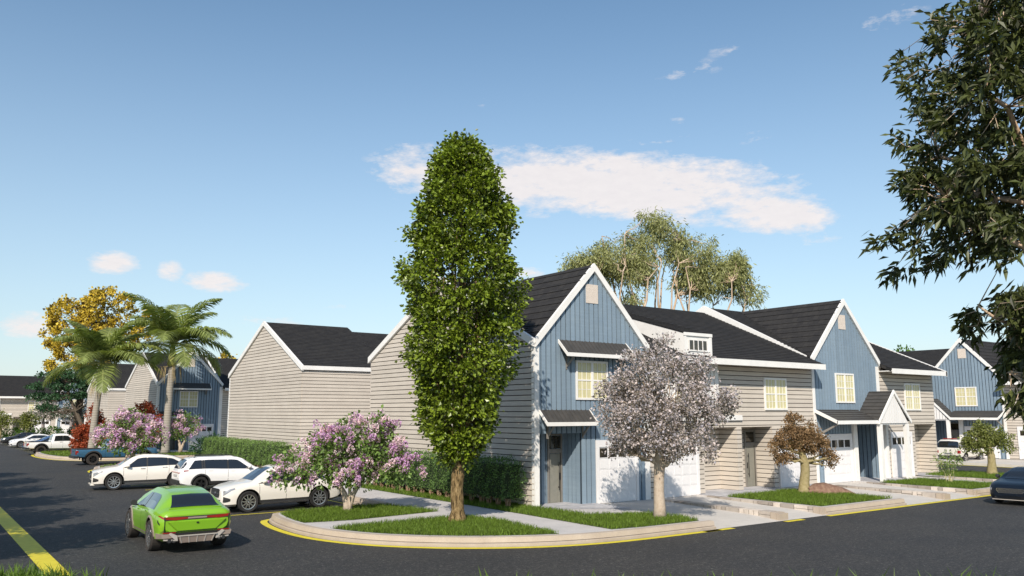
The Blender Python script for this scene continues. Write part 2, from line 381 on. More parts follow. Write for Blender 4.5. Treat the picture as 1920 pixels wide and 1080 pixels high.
kerb('north_kerb', resample([(33, 130.5), (-20, 130.5)][::-1], 30), 1); stripe('north_marking', resample([(-20, 130.5), (33, 130.5)], 30), -.05, -.3)
slab('north_pavement', [(-20, 130.8), (45, 130.8), (45, 146.2), (-20, 146.2)], -.02, KZ - .004, M_drive)
# front of the first terrace: driveways rise from the street to the garages
def drive(x0, x1, y0=18.5, y1=25.0, z1=.22, name='driveway'):
    b = MB(); zs = [(y0, .008), (y0 + 1.2, .10), (y1 - 1, z1), (y1 + .3, z1)]
    for (ya, za), (yb, zb) in zip(zs, zs[1:]): b.poly([(x0, ya, za), (x1, ya, za), (x1, yb, zb), (x0, yb, zb)])
    tag(b.build(name, M_drive), kind='structure')
drive(21.95, 28.5); drive(33.85, 40.4); drive(44.6, 47.4)
slab('lawn_pad', [(28.3, 18.85), (33.85, 18.85), (33.85, 24.9), (28.3, 24.9)], -.02, KZ - .004, M_walk)
slab('lawn_pad', [(40.4, 18.85), (44.6, 18.85), (44.6, 24.9), (40.4, 24.9)], -.02, KZ - .004, M_walk)
slab('lawn_pad', [(47.4, 18.85), (52.0, 18.85), (52.0, 26), (47.4, 26)], -.02, KZ - .004, M_walk)
for a, c in ((28.3, 33.9), (40.3, 44.6), (47.4, 52.2)):
    kerb('front_kerb', resample([(a, 18.52), (c, 18.52)], 12), 1)
stripe('front_marking', resample([(21.2, 18.52), (22.6, 18.52)], 4), -.05, -.28)
stripe('front_marking', resample([(25.35, 18.45), (26.4, 18.45)], 4), -.05, -.28, .013)
stripe('front_marking', resample([(28.0, 18.5), (35.5, 18.5)], 8), -.05, -.28, .012)
stripe('front_marking', resample([(35.5, 18.5), (61.5, 18.5)], 20), -.05, -.28, .012)
flat('paved_entry', [(19.68, 24.4), (22.4, 22.6), (22.4, 25.8), (21.7, 26.2), (19.7, 26.2)], KZ + .006, M_paver)
for a, c in ((28.45, 34.2), (36.2, 37.0), (41.0, 44.2), (46.9, 49.4)):
    flat('paved_entry', [(a, 23.7), (c, 23.7), (c, 26.2), (a, 26.2)], KZ + .006, M_paver)
# right-hand street
kerb('east_kerb', resample([(63.0, 60), (63.0, 31.6)], 20), 1)
stripe('east_marking', resample([(62.9, 60), (62.9, 8)], 20), -.35, -.05)
slab('east_pavement', [(63.0, 8), (75, 8), (75, 31.3), (63.0, 31.3)], -.02, .17, M_drive)
slab('east_pavement', [(63.3, 31.3), (75, 31.3), (75, 60), (63.3, 60)], -.02, KZ - .004, M_walk)
# verge the viewer stands over
slab('verge', [(1.2, 21.9), (3.2, 20.9), (9.6, 16.1), (16.5, 11.0), (22, 7.0), (19, 3), (0, 8), (-6, 22)], -.03, .12, M_soil)

# ------------------------------------------------------------------ stone edging walls
def stone_wall(label, x0, x1, y0, y1, cap_end=True):
    """low wall of fitted stones running along y, with a tan end block at the street"""
    t = thing('stone_wall', label, 'wall', ((x0 + x1) / 2, y0, 0), 0, 'low stone walls beside the driveways')
    ox, oy = (x0 + x1) / 2, y0
    b = MB(); y = y0 + .42
    while y < y1:
        L = random.choice((.22, .34, .5, .62)); L = min(L, y1 - y)
        if L < .1: break
        if random.random() < .55: b.box(x0 - ox, x1 - ox, y - oy + .014, y + L - oy - .014, .0, .275)
        else:
            zc = random.choice((.10, .155)); b.box(x0 - ox + .004, x1 - ox - .004, y - oy + .014, y + L - oy - .014, .0, zc - .008); b.box(x0 - ox, x1 - ox, y - oy + .014, y + L - oy - .014, zc + .008, .278)
        y += L
    b.build('stones', M_stone, t)
    e = MB(); e.box(x0 - ox - .03, x1 - ox + .03, 0, .12, -.01, .25); e.box(x0 - ox - .02, x1 - ox + .02, .135, .40, -.01, .272)
    e.build('end_block', M_kerb, t)
    g = MB(); g.box(x0 - ox + .02, x1 - ox - .02, .3, y1 - oy, -.01, .255); g.build('core', M_gap, t)
stone_wall('low stone divider wall between the two driveways behind the pale blossom tree', 25.42, 25.86, 18.55, 24.3)
stone_wall('low stone wall edging the lawn of the gnarled rust-leaved tree', 28.12, 28.34, 18.62, 24.2)
stone_wall('low stone divider wall in front of the white gabled porch', 37.2, 37.62, 18.55, 24.0)
stone_wall('low stone wall edging the lawn with the thin sapling', 40.16, 40.40, 18.6, 24.0)
stone_wall('low stone wall edging the lawn of the green bonsai-like tree', 47.2, 47.42, 18.6, 24.3)

# ------------------------------------------------------------------ terraced houses
D = 13.8
def slope_roof(mb, p0, along, L, upv, SL, course=.26, thick=.16, m=0):
    """stepped shingle courses from eave point p0; along and upv unit vectors"""
    p0, a, u = Vector(p0), Vector(along), Vector(upv); n = a.cross(u)
    if n.z < 0: n = -n
    k = 0; s = 0.0
    while s < SL - .01:
        e = min(s + course, SL)
        q = [p0 + u * s + n * .026, p0 + a * L + u * s + n * .026, p0 + a * L + u * e, p0 + u * e]
        mb.poly(q, m)
        mb.poly([p0 + u * s - n * .002, p0 + a * L + u * s - n * .002, q[1], q[0]], m)
        s = e
    lo = n * -thick
    A, B, C_, D_ = p0, p0 + a * L, p0 + a * L + u * SL, p0 + u * SL
    mb.poly([A + lo, D_ + lo, C_ + lo, B + lo], m); mb.poly([A, A + lo, B + lo, B], m)
    mb.poly([B, B + lo, C_ + lo, C_], m); mb.poly([D_, C_, C_ + lo, D_ + lo], m); mb.poly([A, D_, D_ + lo, A + lo], m)
def gable_z(x, W_, ze, zp): return zp - (zp - ze) * abs(x - W_ / 2) / (W_ / 2)

def add_window(par, tf, x0, x1, z0, z1, y=0.0):
    b = MB(tf); f = .085; yo = y - .065
    b.box(x0, x1, yo, y + .02, z0, z0 + f); b.box(x0, x1, yo, y + .02, z1 - f, z1)
    b.box(x0, x0 + f, yo + .002, y + .02, z0 + f, z1 - f); b.box(x1 - f, x1, yo + .002, y + .02, z0 + f, z1 - f)
    xm = (x0 + x1) / 2; b.box(xm - .06, xm + .06, yo + .004, y + .02, z0 + f, z1 - f)
    zm = (z0 + z1) / 2
    for xa, xb in ((x0 + f, xm - .06), (xm + .06, x1 - f)):
        b.box(xa, xb, yo + .014, y, zm - .028, zm + .028)
        for k in (1, 2):
            xx = xa + (xb - xa) * k / 3
            b.box(xx - .011, xx + .011, yo + .022, y, z0 + f, zm - .028); b.box(xx - .011, xx + .011, yo + .022, y, zm + .028, z1 - f)
        for za, zb in ((z0 + f, zm - .028), (zm + .028, z1 - f)):
            zz = (za + zb) / 2; b.box(xa, xb, yo + .025, y, zz - .010, zz + .010)
    w = b.build('window', M_trim, par)
    pts_box('pane', x0 + f * .5, x1 - f * .5, y - .032, y + .01, z0 + f * .5, z1 - f * .5, M_pane, w, tf)
    return w
def add_garage(par, tf, x0, x1, z1, y=0.0, z0=.22):
    b = MB(tf); f = .13
    b.box(x0, x0 + f, y - .075, y + .02, z0, z1); b.box(x1 - f, x1, y - .075, y + .02, z0, z1)
    b.box(x0 + f, x1 - f, y - .075, y + .02, z1 - .27, z1)
    xa, xb, zt = x0 + f, x1 - f, z1 - .27
    b.box(xa, xb, y - .034, y + .01, z0 + .01, zt)
    n = 4; w = (xb - xa) / n
    rows = np.linspace(z0 + .01, zt - .46, 5)
    for za, zb in zip(rows, rows[1:]):
        b.box(xa + .004, xb - .004, y - .044, y - .034, za + .008, zb - .008)
        for k in range(n): b.box(xa + k * w + .05, xa + (k + 1) * w - .05, y - .052, y - .044, za + .05, zb - .05)
    za = zt - .455
    b.box(xa, xb, y - .046, y - .034, zt - .045, zt); b.box(xa, xb, y - .046, y - .034, za, za + .035)
    for k in range(n + 1): xx = xa + k * w; b.box(max(xa, xx - .045), min(xb, xx + .045), y - .045, y - .034, za + .035, zt - .045)
    g = b.build('garage_door', M_gdoor, par)
    p = MB(tf)
    for k in range(n): p.box(xa + k * w + .03, xa + (k + 1) * w - .03, y - .038, y - .03, za + .03, zt - .04)
    p.build('glass', M_dkpane, g)
def add_door(par, tf, x0, x1, y, z0=.26, z1=2.95):
    b = MB(tf)
    b.box(x0 - .07, x0, y - .06, y, z0, z1); b.box(x1, x1 + .07, y - .06, y, z0, z1); b.box(x0, x1, y - .06, y, z1 - .06, z1); b.box(x0, x1, y - .06, y, 2.20, 2.36)
    dr = b.build('front_door', M_bracket, par)
    l = MB(tf); l.box(x0 + .03, x1 - .03, y - .03, y, z0, 2.18); xs = x0 + (x1 - x0) * .72; l.box(x0 + .05, xs - .01, y - .036, y - .03, z0 + .02, 2.15); l.box(xs + .01, x1 - .05, y - .036, y - .03, z0 + .02, 2.15)
    l.build('leaf', M_fdoor, dr)
    r = MB(tf); r.box(x0, x0 + .028, y - .05, y, z0, 2.2); r.box(x1 - .028, x1, y - .05, y, z0, 2.2); r.build('door_jamb', M_dframe, dr)
    pts_box('transom', x0 + .02, x1 - .02, y - .04, y, 2.38, z1 - .08, M_dkpane, dr, tf)
    h = MB(tf); hx = x0 + (x1 - x0) * .80; h.tube([(hx, y - .085, .75), (hx, y - .085, 1.85)], .016, 6); h.box(hx - .015, hx + .015, y - .08, y - .03, .85, .89); h.box(hx - .015, hx + .015, y - .08, y - .03, 1.7, 1.74); h.box(hx + .05, hx + .10, y - .06, y - .03, 1.15, 1.42)
    h.build('handle', M_black, dr)
def add_awning(par, tf, x0, x1, zt, zb, dep, y=0.0):
    u = Vector((0, dep, zt - zb)); SL = u.length
    b = MB(tf); b.prism([(x0, y, zt), (x1, y, zt), (x1, y - dep, zb), (x0, y - dep, zb)], [(x0, y, zt - .06), (x1, y, zt - .06), (x1, y - dep, zb - .06), (x0, y - dep, zb - .06)])
    k = int((x1 - x0) / .20)
    for i in range(1, k):
        x = x0 + (x1 - x0) * i / k; b.prism([(x - .01, y, zt + .022), (x + .01, y, zt + .022), (x + .01, y - dep, zb + .022), (x - .01, y - dep, zb + .022)], [(x - .01, y, zt - .001), (x + .01, y, zt - .001), (x + .01, y - dep, zb - .001), (x - .01, y - dep, zb - .001)])
    a = b.build('awning', M_awn, par)
    t = MB(tf); t.box(x0, x1, y - dep - .035, y - dep, zb - .13, zb + .015)
    for xa in (x0 - .035, x1): t.prism([(xa, y, zt + .02), (xa, y - dep - .035, zb + .018), (xa, y - dep - .035, zb - .132), (xa, y, zt - .13)], [(xa + .035, y, zt + .02), (xa + .035, y - dep - .035, zb + .018), (xa + .035, y - dep - .035, zb - .132), (xa + .035, y, zt - .13)])
    t.build('fascia', M_trim, a)
    for xb in (x0 + .35, x1 - .40):
        k = MB(tf); k.box(xb, xb + .07, y - .06, y, zb - .62, zb - .06); k.box(xb + .002, xb + .068, y - dep + .04, y - .06, zb - .13, zb - .07)
        k.prism([(xb + .01, y - .06, zb - .56), (xb + .01, y - .06, zb - .44), (xb + .01, y - dep + .10, zb - .13), (xb + .01, y - dep + .02, zb - .13)], [(xb + .06, y - .06, zb - .56), (xb + .06, y - .06, zb - .44), (xb + .06, y - dep + .10, zb - .13), (xb + .06, y - dep + .02, zb - .13)])
        k.build('bracket', M_bracket, a)
def rake(mb, A, B, y0, y1, h, ax='y'):
    """sloped white board from A to B (two coords) between y0 and y1"""
    q = [A, B, (B[0], B[1] - h), (A[0], A[1] - h)]
    if ax == 'y': mb.prism([(p[0], y0, p[1]) for p in q], [(p[0], y1, p[1]) for p in q])
    else: mb.prism([(y0, p[0], p[1]) for p in q], [(y1, p[0], p[1]) for p in q])

def house(kind, label, x, y, rot=0, mirror=False, Wd=6.03, ends='', porch=False, bay=False, dormer=False, win=(2.2, 3.95), back=True, group='terraced houses', plain=False):
    """one terrace unit. local x along the front, y into the plot; ends: which side walls stand free ('l','r','lr')"""
    nm = 'blue_gabled_house' if kind == 'blue' else 'grey_sided_house'
    t = thing(nm, label, 'house', (x, y, PADZ), rot, group)
    tf = (mirror, (lambda p: (Wd - p[0], p[1], p[2] - PADZ)) if mirror else (lambda p: (p[0], p[1], p[2] - PADZ)))
    nb = lambda: MB(tf)
    if kind == 'blue': YF, ZF, ZR, ZB, YR = .10, 6.67, 9.90, 6.60, 6.9
    else: YF, ZF, ZR, ZB, YR = -.85, 6.18, 9.60, 6.45, 6.95
    # roof
    b = nb(); xa = -.13 if 'l' in ends else 0.0; xb = Wd + (.13 if 'r' in ends else 0)
    u = Vector((0, YR - YF, ZR - ZF)); slope_roof(b, (xa, YF, ZF), (1, 0, 0), xb - xa, u.normalized(), u.length)
    YB = D + .12
    u = Vector((0, -(YB - YR), ZR - ZB)); slope_roof(b, (xa, YB, ZB), (1, 0, 0), xb - xa, u.normalized(), u.length)
    b.build('roof', M_shx, t)
    # side walls
    o = lambda s: (0, 0) if s == 'l' else (Wd, 0)
    prof = [(0, .2), (D, .2), (D, ZB - .06), (YR, ZR - .14), (0, (ZF if kind == 'blue' else ZF + .38) - .06)]
    for s in 'lr':
        if s in ends:
            b = nb(); boards(b, [prof], o(s), (0, 1), (-1 if s == 'l' else 1, 0), True, .21, off=.25); b.build('side_wall', [M_lap, M_gap], t)
            b = nb(); xs = (-.15, -.0) if s == 'l' else (Wd, Wd + .15)
            rake(b, (-.08 if kind == 'blue' else YF - .04, ZF + (.03 if kind != 'blue' else -.055)), (YR, ZR + .05), xs[0], xs[1], .30, 'x'); rake(b, (YB + .03, ZB + .03), (YR, ZR + .05), xs[0] + .002, xs[1] - .002, .30, 'x')
            b.build('rake_board', M_trim, t)
        elif kind == 'blue' and back != 'bare':
            b = nb(); xs = (-.035, .14) if s == 'l' else (Wd - .14, Wd + .035)
            for P0, P1 in (((YF + .1, ZF + .04), (YR, ZR + .10)), ((YB, ZB + .04), (YR, ZR + .10))):
                rake(b, P0, P1, xs[0], xs[1], .62, 'x')
            b.build('rake_board', M_trim, t)
    if back:
        b = nb(); boards(b, [[(0, .2), (Wd, .2), (Wd, ZB - .15), (0, ZB - .15)]], (0, D), (1, 0), (0, 1), True, .21, off=.25); b.build('back_wall', [M_lap, M_gap], t)
        b = nb(); b.box(xa, xb, D + .12, D + .17, ZB - .22, ZB + .03); b.build('back_fascia', M_trim, t)
    if plain: return t
    if kind == 'blue':
        ze, zp = 6.60, 9.84
        # cross gable roof
        b = nb(); u = Vector((Wd / 2, 0, zp - ze)); SL = u.length
        slope_roof(b, (-.02, -.12, ze), (0, 1, 0), YR - .2, u.normalized(), SL, course=.42)
        slope_roof(b, (Wd + .02, -.12, ze), (0, 1, 0), YR - .2, Vector((-u.x, 0, u.z)).normalized(), SL, course=.42)
        b.build('cross_roof', M_shy, t)
        b = nb(); rake(b, (-.06, ze + .02), (Wd / 2, zp + .045), -.16, -.03, .33); rake(b, (Wd + .06, ze + .02), (Wd / 2, zp + .045), -.162, -.032, .33)
        b.build('rake_board', M_trim, t)
        g = lambda q: gable_z(q, Wd, ze, zp) - .1
        rx0, rx1, rz, rd = (.2, 2.28, 3.0, 1.0) if not porch else (3.45, 6.0, 3.12, 1.3)
        polys = []
        if rx0 > .3: polys.append([(0, .2), (rx0, .2), (rx0, g(rx0)), (Wd / 2, g(Wd / 2)), (0, g(0))] if rx0 > Wd / 2 else None)
        xm = Wd / 2
        if not porch: polys = [[(0, rz), (rx1, rz), (rx1, g(rx1)), (0, g(0))], [(rx1, .2), (Wd, .2), (Wd, g(Wd)), (xm, g(xm)), (rx1, g(rx1))]]
        else: polys = [[(0, .2), (rx0, .2), (rx0, g(rx0)), (xm, g(xm)), (0, g(0))], [(rx0, rz), (Wd, rz), (Wd, g(Wd)), (rx0, g(rx0))]]
        b = nb(); boards(b, polys, (0, 0), (1, 0), (0, -1), False, .2515, gap=.052, t=.042); b.build('front_wall', [M_blue, M_bluegap], t)
        b = nb(); boards(b, [[(rx0, .2), (rx1, .2), (rx1, rz), (rx0, rz)]], (0, rd), (1, 0), (0, -1), False, .2515, gap=.052, t=.042)
        boards(b, [[(.0, .2), (rd, .2), (rd, rz), (0, rz)]], (rx1, 0), (0, 1), (-1, 0), False, .24, gap=.052, t=.042)
        boards(b, [[(.0, .2), (rd, .2), (rd, rz), (0, rz)]], (rx0, 0), (0, 1), (1, 0), False, .24, gap=.052, t=.042)
        b.box(rx0, rx1, .002, rd, rz, rz + .04)
        b.build('entry_recess', [M_blue, M_bluegap], t)
        if porch: add_door(t, tf, 4.0, 4.9, rd - .032)
        else: add_door(t, tf, 1.42, 2.02, rd - .032)
        # corner boards
        b = nb(); b.box(-.045, .17, -.055, .15, .2, ze - .28); b.build('corner_board', M_trim, t)
        b = nb(); b.box(Wd - .27, Wd + .03, -.056, .02, .2, ze - .28); b.build('corner_board', M_trim, t)
        add_window(t, tf, 2.02, 3.74, 4.30, 5.86, -.025)
        b = nb(); b.box(2.62, 3.27, -.062, -.02, 8.22, 9.0); b.build('vent', M_vent, t)
        if not porch:
            add_garage(t, tf, 3.05, 5.36, 2.70, -.02)
            add_awning(t, tf, .20, 2.72, 3.94, 3.42, .50); add_awning(t, tf, 1.17, 4.82, 6.68, 6.10, .56)
        else:
            add_garage(t, tf, .62, 3.2, 2.70, -.02)
            # lean-to roof over the garage and gabled porch
            b = nb(); u = Vector((0, 1.30, .60)); slope_roof(b, (.05, -1.30, 3.36), (1, 0, 0), 3.9, u.normalized(), u.length, thick=.08)
            pr = b.build('porch_roof', M_awn, t)
            b = nb(); b.box(.0, 3.75, -1.345, -1.30, 3.22, 3.40); rake(b, (-1.34, 3.40), (0, 4.0), 0.0, .05, .17, 'x'); b.build('fascia', M_trim, pr)
            b = nb(); u = Vector((1.52, 0, 1.56)); SL = u.length
            slope_roof(b, (3.68, -1.42, 3.38), (0, 1, 0), 1.42, u.normalized(), SL, thick=.08); slope_roof(b, (6.72, -1.42, 3.38), (0, 1, 0), 1.42, Vector((-u.x, 0, u.z)).normalized(), SL, thick=.08)
            pr = b.build('porch_gable_roof', M_awn, t)
            b = nb(); rake(b, (3.62, 3.41), (5.2, 5.0), -1.47, -1.40, .20); rake(b, (6.78, 3.41), (5.2, 5.0), -1.472, -1.402, .20); b.box(3.66, 3.72, -1.40, -.03, 3.2, 3.37); b.build('fascia', M_trim, pr)
            b = nb(); boards(b, [[(3.85, 3.24), (6.55, 3.24), (5.2, 4.80)]], (0, -1.36), (1, 0), (0, -1), False, .235, gap=.04); b.box(3.8, 6.6, -1.33, -1.2, 3.16, 3.26); b.build('gable_panel', [M_wboard, M_wgap], t)
            for px, py, w in ((3.88, -1.28, .12), (6.5, -1.28, .13), (6.42, -.14, .10), (3.42, -.09, .16)):
                b = nb(); b.box(px - w, px + w, py - .10, py + .10, .2, 3.2); b.build('porch_post', M_trim, t)
            k = nb(); k.box(.16, .24, -.08, 0, 2.55, 3.3); k.prism([(.17, -.08, 2.6), (.17, -.08, 2.75), (.17, -1.1, 3.2), (.17, -1.25, 3.2)], [(.23, -.08, 2.6), (.23, -.08, 2.75), (.23, -1.1, 3.2), (.23, -1.25, 3.2)]); k.build('bracket', M_bracket, t)
    else:
        rx0, rx1, rz, rd = 3.45, 5.75, 3.13, 1.0
        b = nb(); boards(b, [[(0, .2), (rx0, .2), (rx0, rz), (0, rz)], [(rx1, .2), (Wd, .2), (Wd, rz), (rx1, rz)], [(0, rz), (Wd, rz), (Wd, 6.30), (0, 6.30)]], (0, 0), (1, 0), (0, -1), True, .21, off=.25)
        b.build('front_wall', [M_lap, M_gap], t)
        b = nb(); boards(b, [[(rx0, .2), (rx1, .2), (rx1, rz), (rx0, rz)]], (0, rd), (1, 0), (0, -1), True, .21, off=.25)
        for xx, nx in ((rx1, -1), (rx0, 1)): boards(b, [[(0.002, .2), (rd, .2), (rd, rz), (0.002, rz)]], (xx, 0), (0, 1), (nx, 0), True, .21, off=.25)
        b.box(rx0, rx1, .004, rd, rz + .002, rz + .04); b.build('entry_recess', [M_lap, M_gap], t)
        add_door(t, tf, 3.62, 4.28, rd - .05)
        add_garage(t, tf, .78, 3.05, 2.72, -.028)
        b = nb(); b.box(xa, xb, YF - .04, YF, ZF - .25, ZF + .02)
        if ends: rake(b, (YF - .038, ZF + .03), (YF + .9, ZF + .43), *((xa - .03, xa) if 'l' in ends else (xb, xb + .03)), .26, 'x')
        b.build('fascia', M_trim, t)
        b = nb(); b.box(xa, xb, YF, .0, ZF - .13, ZF - .09); b.build('soffit', M_trim, t)
        if bay:
            b = nb(); boards(b, [[(.2, 3.86), (4.4, 3.86), (4.4, 6.05), (.2, 6.05)]], (0, -.045), (1, 0), (0, -1), False, .235, gap=.035); b.box(4.3, 4.52, -.11, -.04, 3.86, 6.05); b.build('bay_panel', [M_wboard, M_wgap], t)
            b = nb(); b.box(.2, 6.1, -.13, -.03, 3.44, 3.68); b.build('ledge_board', M_trim, t)
            add_window(t, tf, 1.6, 3.4, 4.1, 5.55, -.075)
        else: add_window(t, tf, win[0], win[1], 3.92, 5.46, -.035)
        if dormer:
            d0, d1 = 1.68, 3.45
            b = nb(); yf, zt, zb_ = -.66, 7.24, 6.30
            b.prism([(d0, yf, zb_), (d0, yf, zt), (d0, 4.9, zt + .285 * 5.5), (d0, 4.9, zb_ + .44 * 5.5)], [(d0 + .08, yf, zb_), (d0 + .08, yf, zt), (d0 + .08, 4.9, zt + .285 * 5.5), (d0 + .08, 4.9, zb_ + .44 * 5.5)])
            b.prism([(d1 - .08, yf, zb_), (d1 - .08, yf, zt), (d1 - .08, 4.9, zt + .285 * 5.5), (d1 - .08, 4.9, zb_ + .44 * 5.5)], [(d1, yf, zb_), (d1, yf, zt), (d1, 4.9, zt + .285 * 5.5), (d1, 4.9, zb_ + .44 * 5.5)])
            b.box(d0 + .08, d1 - .08, yf + .01, yf + .1, zb_, zt)
            b.box(d0 - .03, d1 + .04, yf - .05, yf, zt - .11, zt + .03); b.box(d1 - .14, d1 + .02, yf - .03, yf, zb_ - .05, zt - .11); b.box(d0, d0 + .12, yf - .03, yf, zb_ - .05, zt - .11)
            dm = b.build('dormer', M_trim, t)
            b = nb(); u = Vector((0, 5.6, 5.6 * .285)); slope_roof(b, (d0 - .02, yf - .02, zt + .01), (1, 0, 0), d1 - d0 + .04, u.normalized(), u.length, thick=.02); b.build('dormer_roof', M_shx, dm)
            b = nb(); b.box(d0 + .3, d1 - .3, yf - .012, yf + .02, zb_ + .22, zt - .3); dw = b.build('dormer_window', M_dkpane, dm)
            b = nb()
            for q in range(5): xx = d0 + .3 + (d1 - d0 - .6) * q / 4; b.box(xx - .02, xx + .02, yf - .03, yf - .013, zb_ + .2, zt - .28)
            b.box(d0 + .26, d1 - .26, yf - .032, yf - .014, zb_ + .16, zb_ + .22); b.build('muntin', M_trim, dw)
    return t
X0 = 19.45
house('blue', 'nearest blue board house with a bare tan side wall, behind the pale blossom tree', X0, 25, ends='l', Wd=6.05)
house('grey', 'grey sided house with a white roof dormer, right behind the pale blossom tree crown', 25.5, 25, bay=True, dormer=True, Wd=6.0)
house('grey', 'grey sided house with one upstairs window behind the gnarled rust-leaved tree', 31.5, 25, mirror=True, Wd=5.85)
house('blue', 'blue board house with a white gabled porch on posts in the front row', 37.4, 25, porch=True, Wd=6.25)
house('grey', 'grey sided end house beside the white porch, next to the thin sapling', 43.65, 25, win=(2.6, 4.3), Wd=5.9, ends='r')
# second terrace, turned away: rear walls and gable
house('blue', 'tan sided house with a blank gable end standing behind the parked white cars', X0 + 6.05, 61.8, rot=math.pi, mirror=True, ends='l', Wd=6.05, back='bare')
for k in range(3): 
    if k < 1: house('grey', 'low dark roofed rear house adjoining the blank tan gable end', X0 + 12.05 + 6 * k, 61.8, rot=math.pi, mirror=True, Wd=6.0, plain=True)
# third terrace
house('blue', 'distant blue board house with awnings behind the thicker-trunked right palm', X0, 83.4, ends='l', Wd=6.05)
house('grey', 'distant grey sided house just right of the blue house behind the palms', X0 + 6.05, 83.4, Wd=6.0)
house('blue', 'distant tan gable-ended house seen behind the left palm trunk', X0 + 6.05, 120.2, rot=math.pi, mirror=True, ends='l', Wd=6.05, plain=True, back='bare')
house('grey', 'distant dark roofed house hidden mostly behind the tan gable of the left palm', X0 + 12.05, 120.2, rot=math.pi, mirror=True, Wd=6.0, plain=True)
# terrace closing the far end of the street
house('grey', 'far grey house with a white dormer and white window bay at the left edge', 7.3, 146, bay=True, dormer=True, Wd=6.0, mirror=False)
house('grey', 'far grey house behind the dark green spreading tree at the street end', 13.3, 146, mirror=True, Wd=6.1)
house('blue', 'far blue gabled house half hidden by the dark green spreading tree', 19.4, 146, porch=True, Wd=6.05)
house('grey', 'far grey house at the right end of the closing terrace', 25.45, 146, Wd=6.0, ends='r')
# terrace across the right-hand street
house('blue', 'blue board house across the side street behind the boxy white car', 70, 35.75, rot=-math.pi / 2, mirror=True, porch=True, Wd=6.05)
house('grey', 'grey sided house across the side street at the right edge behind drooping leaves', 70, 29.7, rot=-math.pi / 2, Wd=6.0)
house('grey', 'dark roofed house across the side street, roof showing over the grey end house', 70, 41.75, rot=-math.pi / 2, mirror=True, Wd=6.0)
house('blue', 'blue house at the far right beyond the leaves, mostly out of view', 70, 23.7, rot=-math.pi / 2, Wd=6.05)

# ------------------------------------------------------------------ vegetation
VROT = R(53.7 - 90)      # plants are laid out with x across the view and y away from the viewer
def rnd_dirs(n, g=rng):
    v = g.normal(size=(n, 3)); return v / np.linalg.norm(v, axis=1)[:, None]
def leaf_mesh(name, P, Dv, L, Wd, mats, parent, mi=None, fold=.12, bend=0.0):
    """one folded leaf per point: base, two sides, tip"""
    n = len(P); P = np.asarray(P, float); Dv = Dv / np.maximum(np.linalg.norm(Dv, axis=1), 1e-6)[:, None]
    L = np.broadcast_to(np.asarray(L, float), (n,))[:, None]; Wd = np.broadcast_to(np.asarray(Wd, float), (n,))[:, None]
    s = np.cross(Dv, rnd_dirs(n)); s /= np.maximum(np.linalg.norm(s, axis=1), 1e-6)[:, None]
    nn = np.cross(s, Dv)
    V = np.empty((n, 4, 3)); V[:, 0] = P; V[:, 1] = P + Dv * L * .48 + s * Wd * .5 + nn * Wd * fold; V[:, 2] = P + Dv * L + np.array([0, 0, -1.0]) * L * bend; V[:, 3] = P + Dv * L * .48 - s * Wd * .5 + nn * Wd * fold
    F = np.arange(n * 4).reshape(n, 4)
    return mesh_np(name, V.reshape(-1, 3), F, mats, parent, mi)
def in_ell(ell, n, shell=.0, g=rng):
    """n points spread over ellipsoids (cx,cy,cz,rx,ry,rz) weighted by volume, pushed towards the outside by shell"""
    e = np.array(ell, float); w = (e[:, 3] * e[:, 4] * e[:, 5]) ** (2 / 3.); k = g.choice(len(e), n, p=w / w.sum())
    r = g.random(n) ** (1 / 3.); r = shell + (1 - shell) * r if shell else r
    d = rnd_dirs(n, g); return e[k, :3] + d * r[:, None] * e[k, 3:6], d
def foliage(name, C, out, nleaf, cr, L, Wd, mats, parent, weights=None, droop=.0, outw=.6, jitter=.35, fold=.12, flat=1.0):
    n = len(C); k = np.repeat(np.arange(n), nleaf); N = len(k)
    off = rng.normal(size=(N, 3)) * cr * .55; off[:, 2] *= flat
    P = C[k] + off
    Dv = rnd_dirs(N) * (1 - outw) + out[k] * outw * .6 + off / (np.linalg.norm(off, axis=1)[:, None] + 1e-6) * outw * .7 + np.array([0, 0, -droop])
    Ls = L * (1 + jitter * (rng.random(N) * 2 - 1))
    mi = None
    if isinstance(mats, (list, tuple)) and len(mats) > 1: mi = rng.choice(len(mats), N, p=weights)
    return leaf_mesh(name, P, Dv, Ls, Ls * Wd / L, mats, parent, mi, fold)
def bend_path(a, b, sag=.15, n=5, wob=.06):
    a, b = Vector(a), Vector(b); L = (b - a).length; out = []
    for i in range(n + 1):
        t = i / n; p = a.lerp(b, t); p.z += math.sin(math.pi * t) * L * sag
        if 0 < i < n: p += Vector(np.asarray(rng.normal(size=3)) * L * wob)
        out.append(p)
    return out
def limbs(mb, trunk, rad, targets, r0=.35, n=5, sides=5, sag=-.08, lo=.45, tip=.006, wob=.05):
    """branches leaving the trunk polyline for the targets"""
    T = [Vector(p) for p in trunk]
    for c in targets:
        c = Vector(c); best = None
        for i, p in enumerate(T):
            f = i / (len(T) - 1)
            if f < lo: continue
            d = (c - p).length + max(0, p.z - c.z) * 1.5
            if best is None or d < best[0]: best = (d, i)
        i = best[1]; r = rad[i] * r0
        pts = bend_path(T[i], c, sag, n, wob); mb.tube(pts, [r + (tip - r) * k / n for k in range(n + 1)], sides, cap=False)
def plant(name, label, cat, loc, trunk, rad, barkm, ell, ncl, nleaf, cr, L, Wd, mats, weights=None, droop=0, outw=.6, nlimb=30, shell=.35, group=None, sides=9, extra=None, flat=1.0, r0=.4, sag=-.08, lo=.5, leafname='foliage', rot=VROT, fold=.12):
    t = thing(name, label, cat, loc, rot, group)
    C, out = in_ell(ell, ncl, shell)
    b = MB(); b.tube(trunk, rad, sides)
    limbs(b, trunk, rad, C[:nlimb], r0=r0, sag=sag, lo=lo)
    b.build('trunk', barkm, t)
    foliage(leafname, C, out, nleaf, cr, L, Wd, mats, t, weights, droop, outw, flat=flat, fold=fold)
    return t

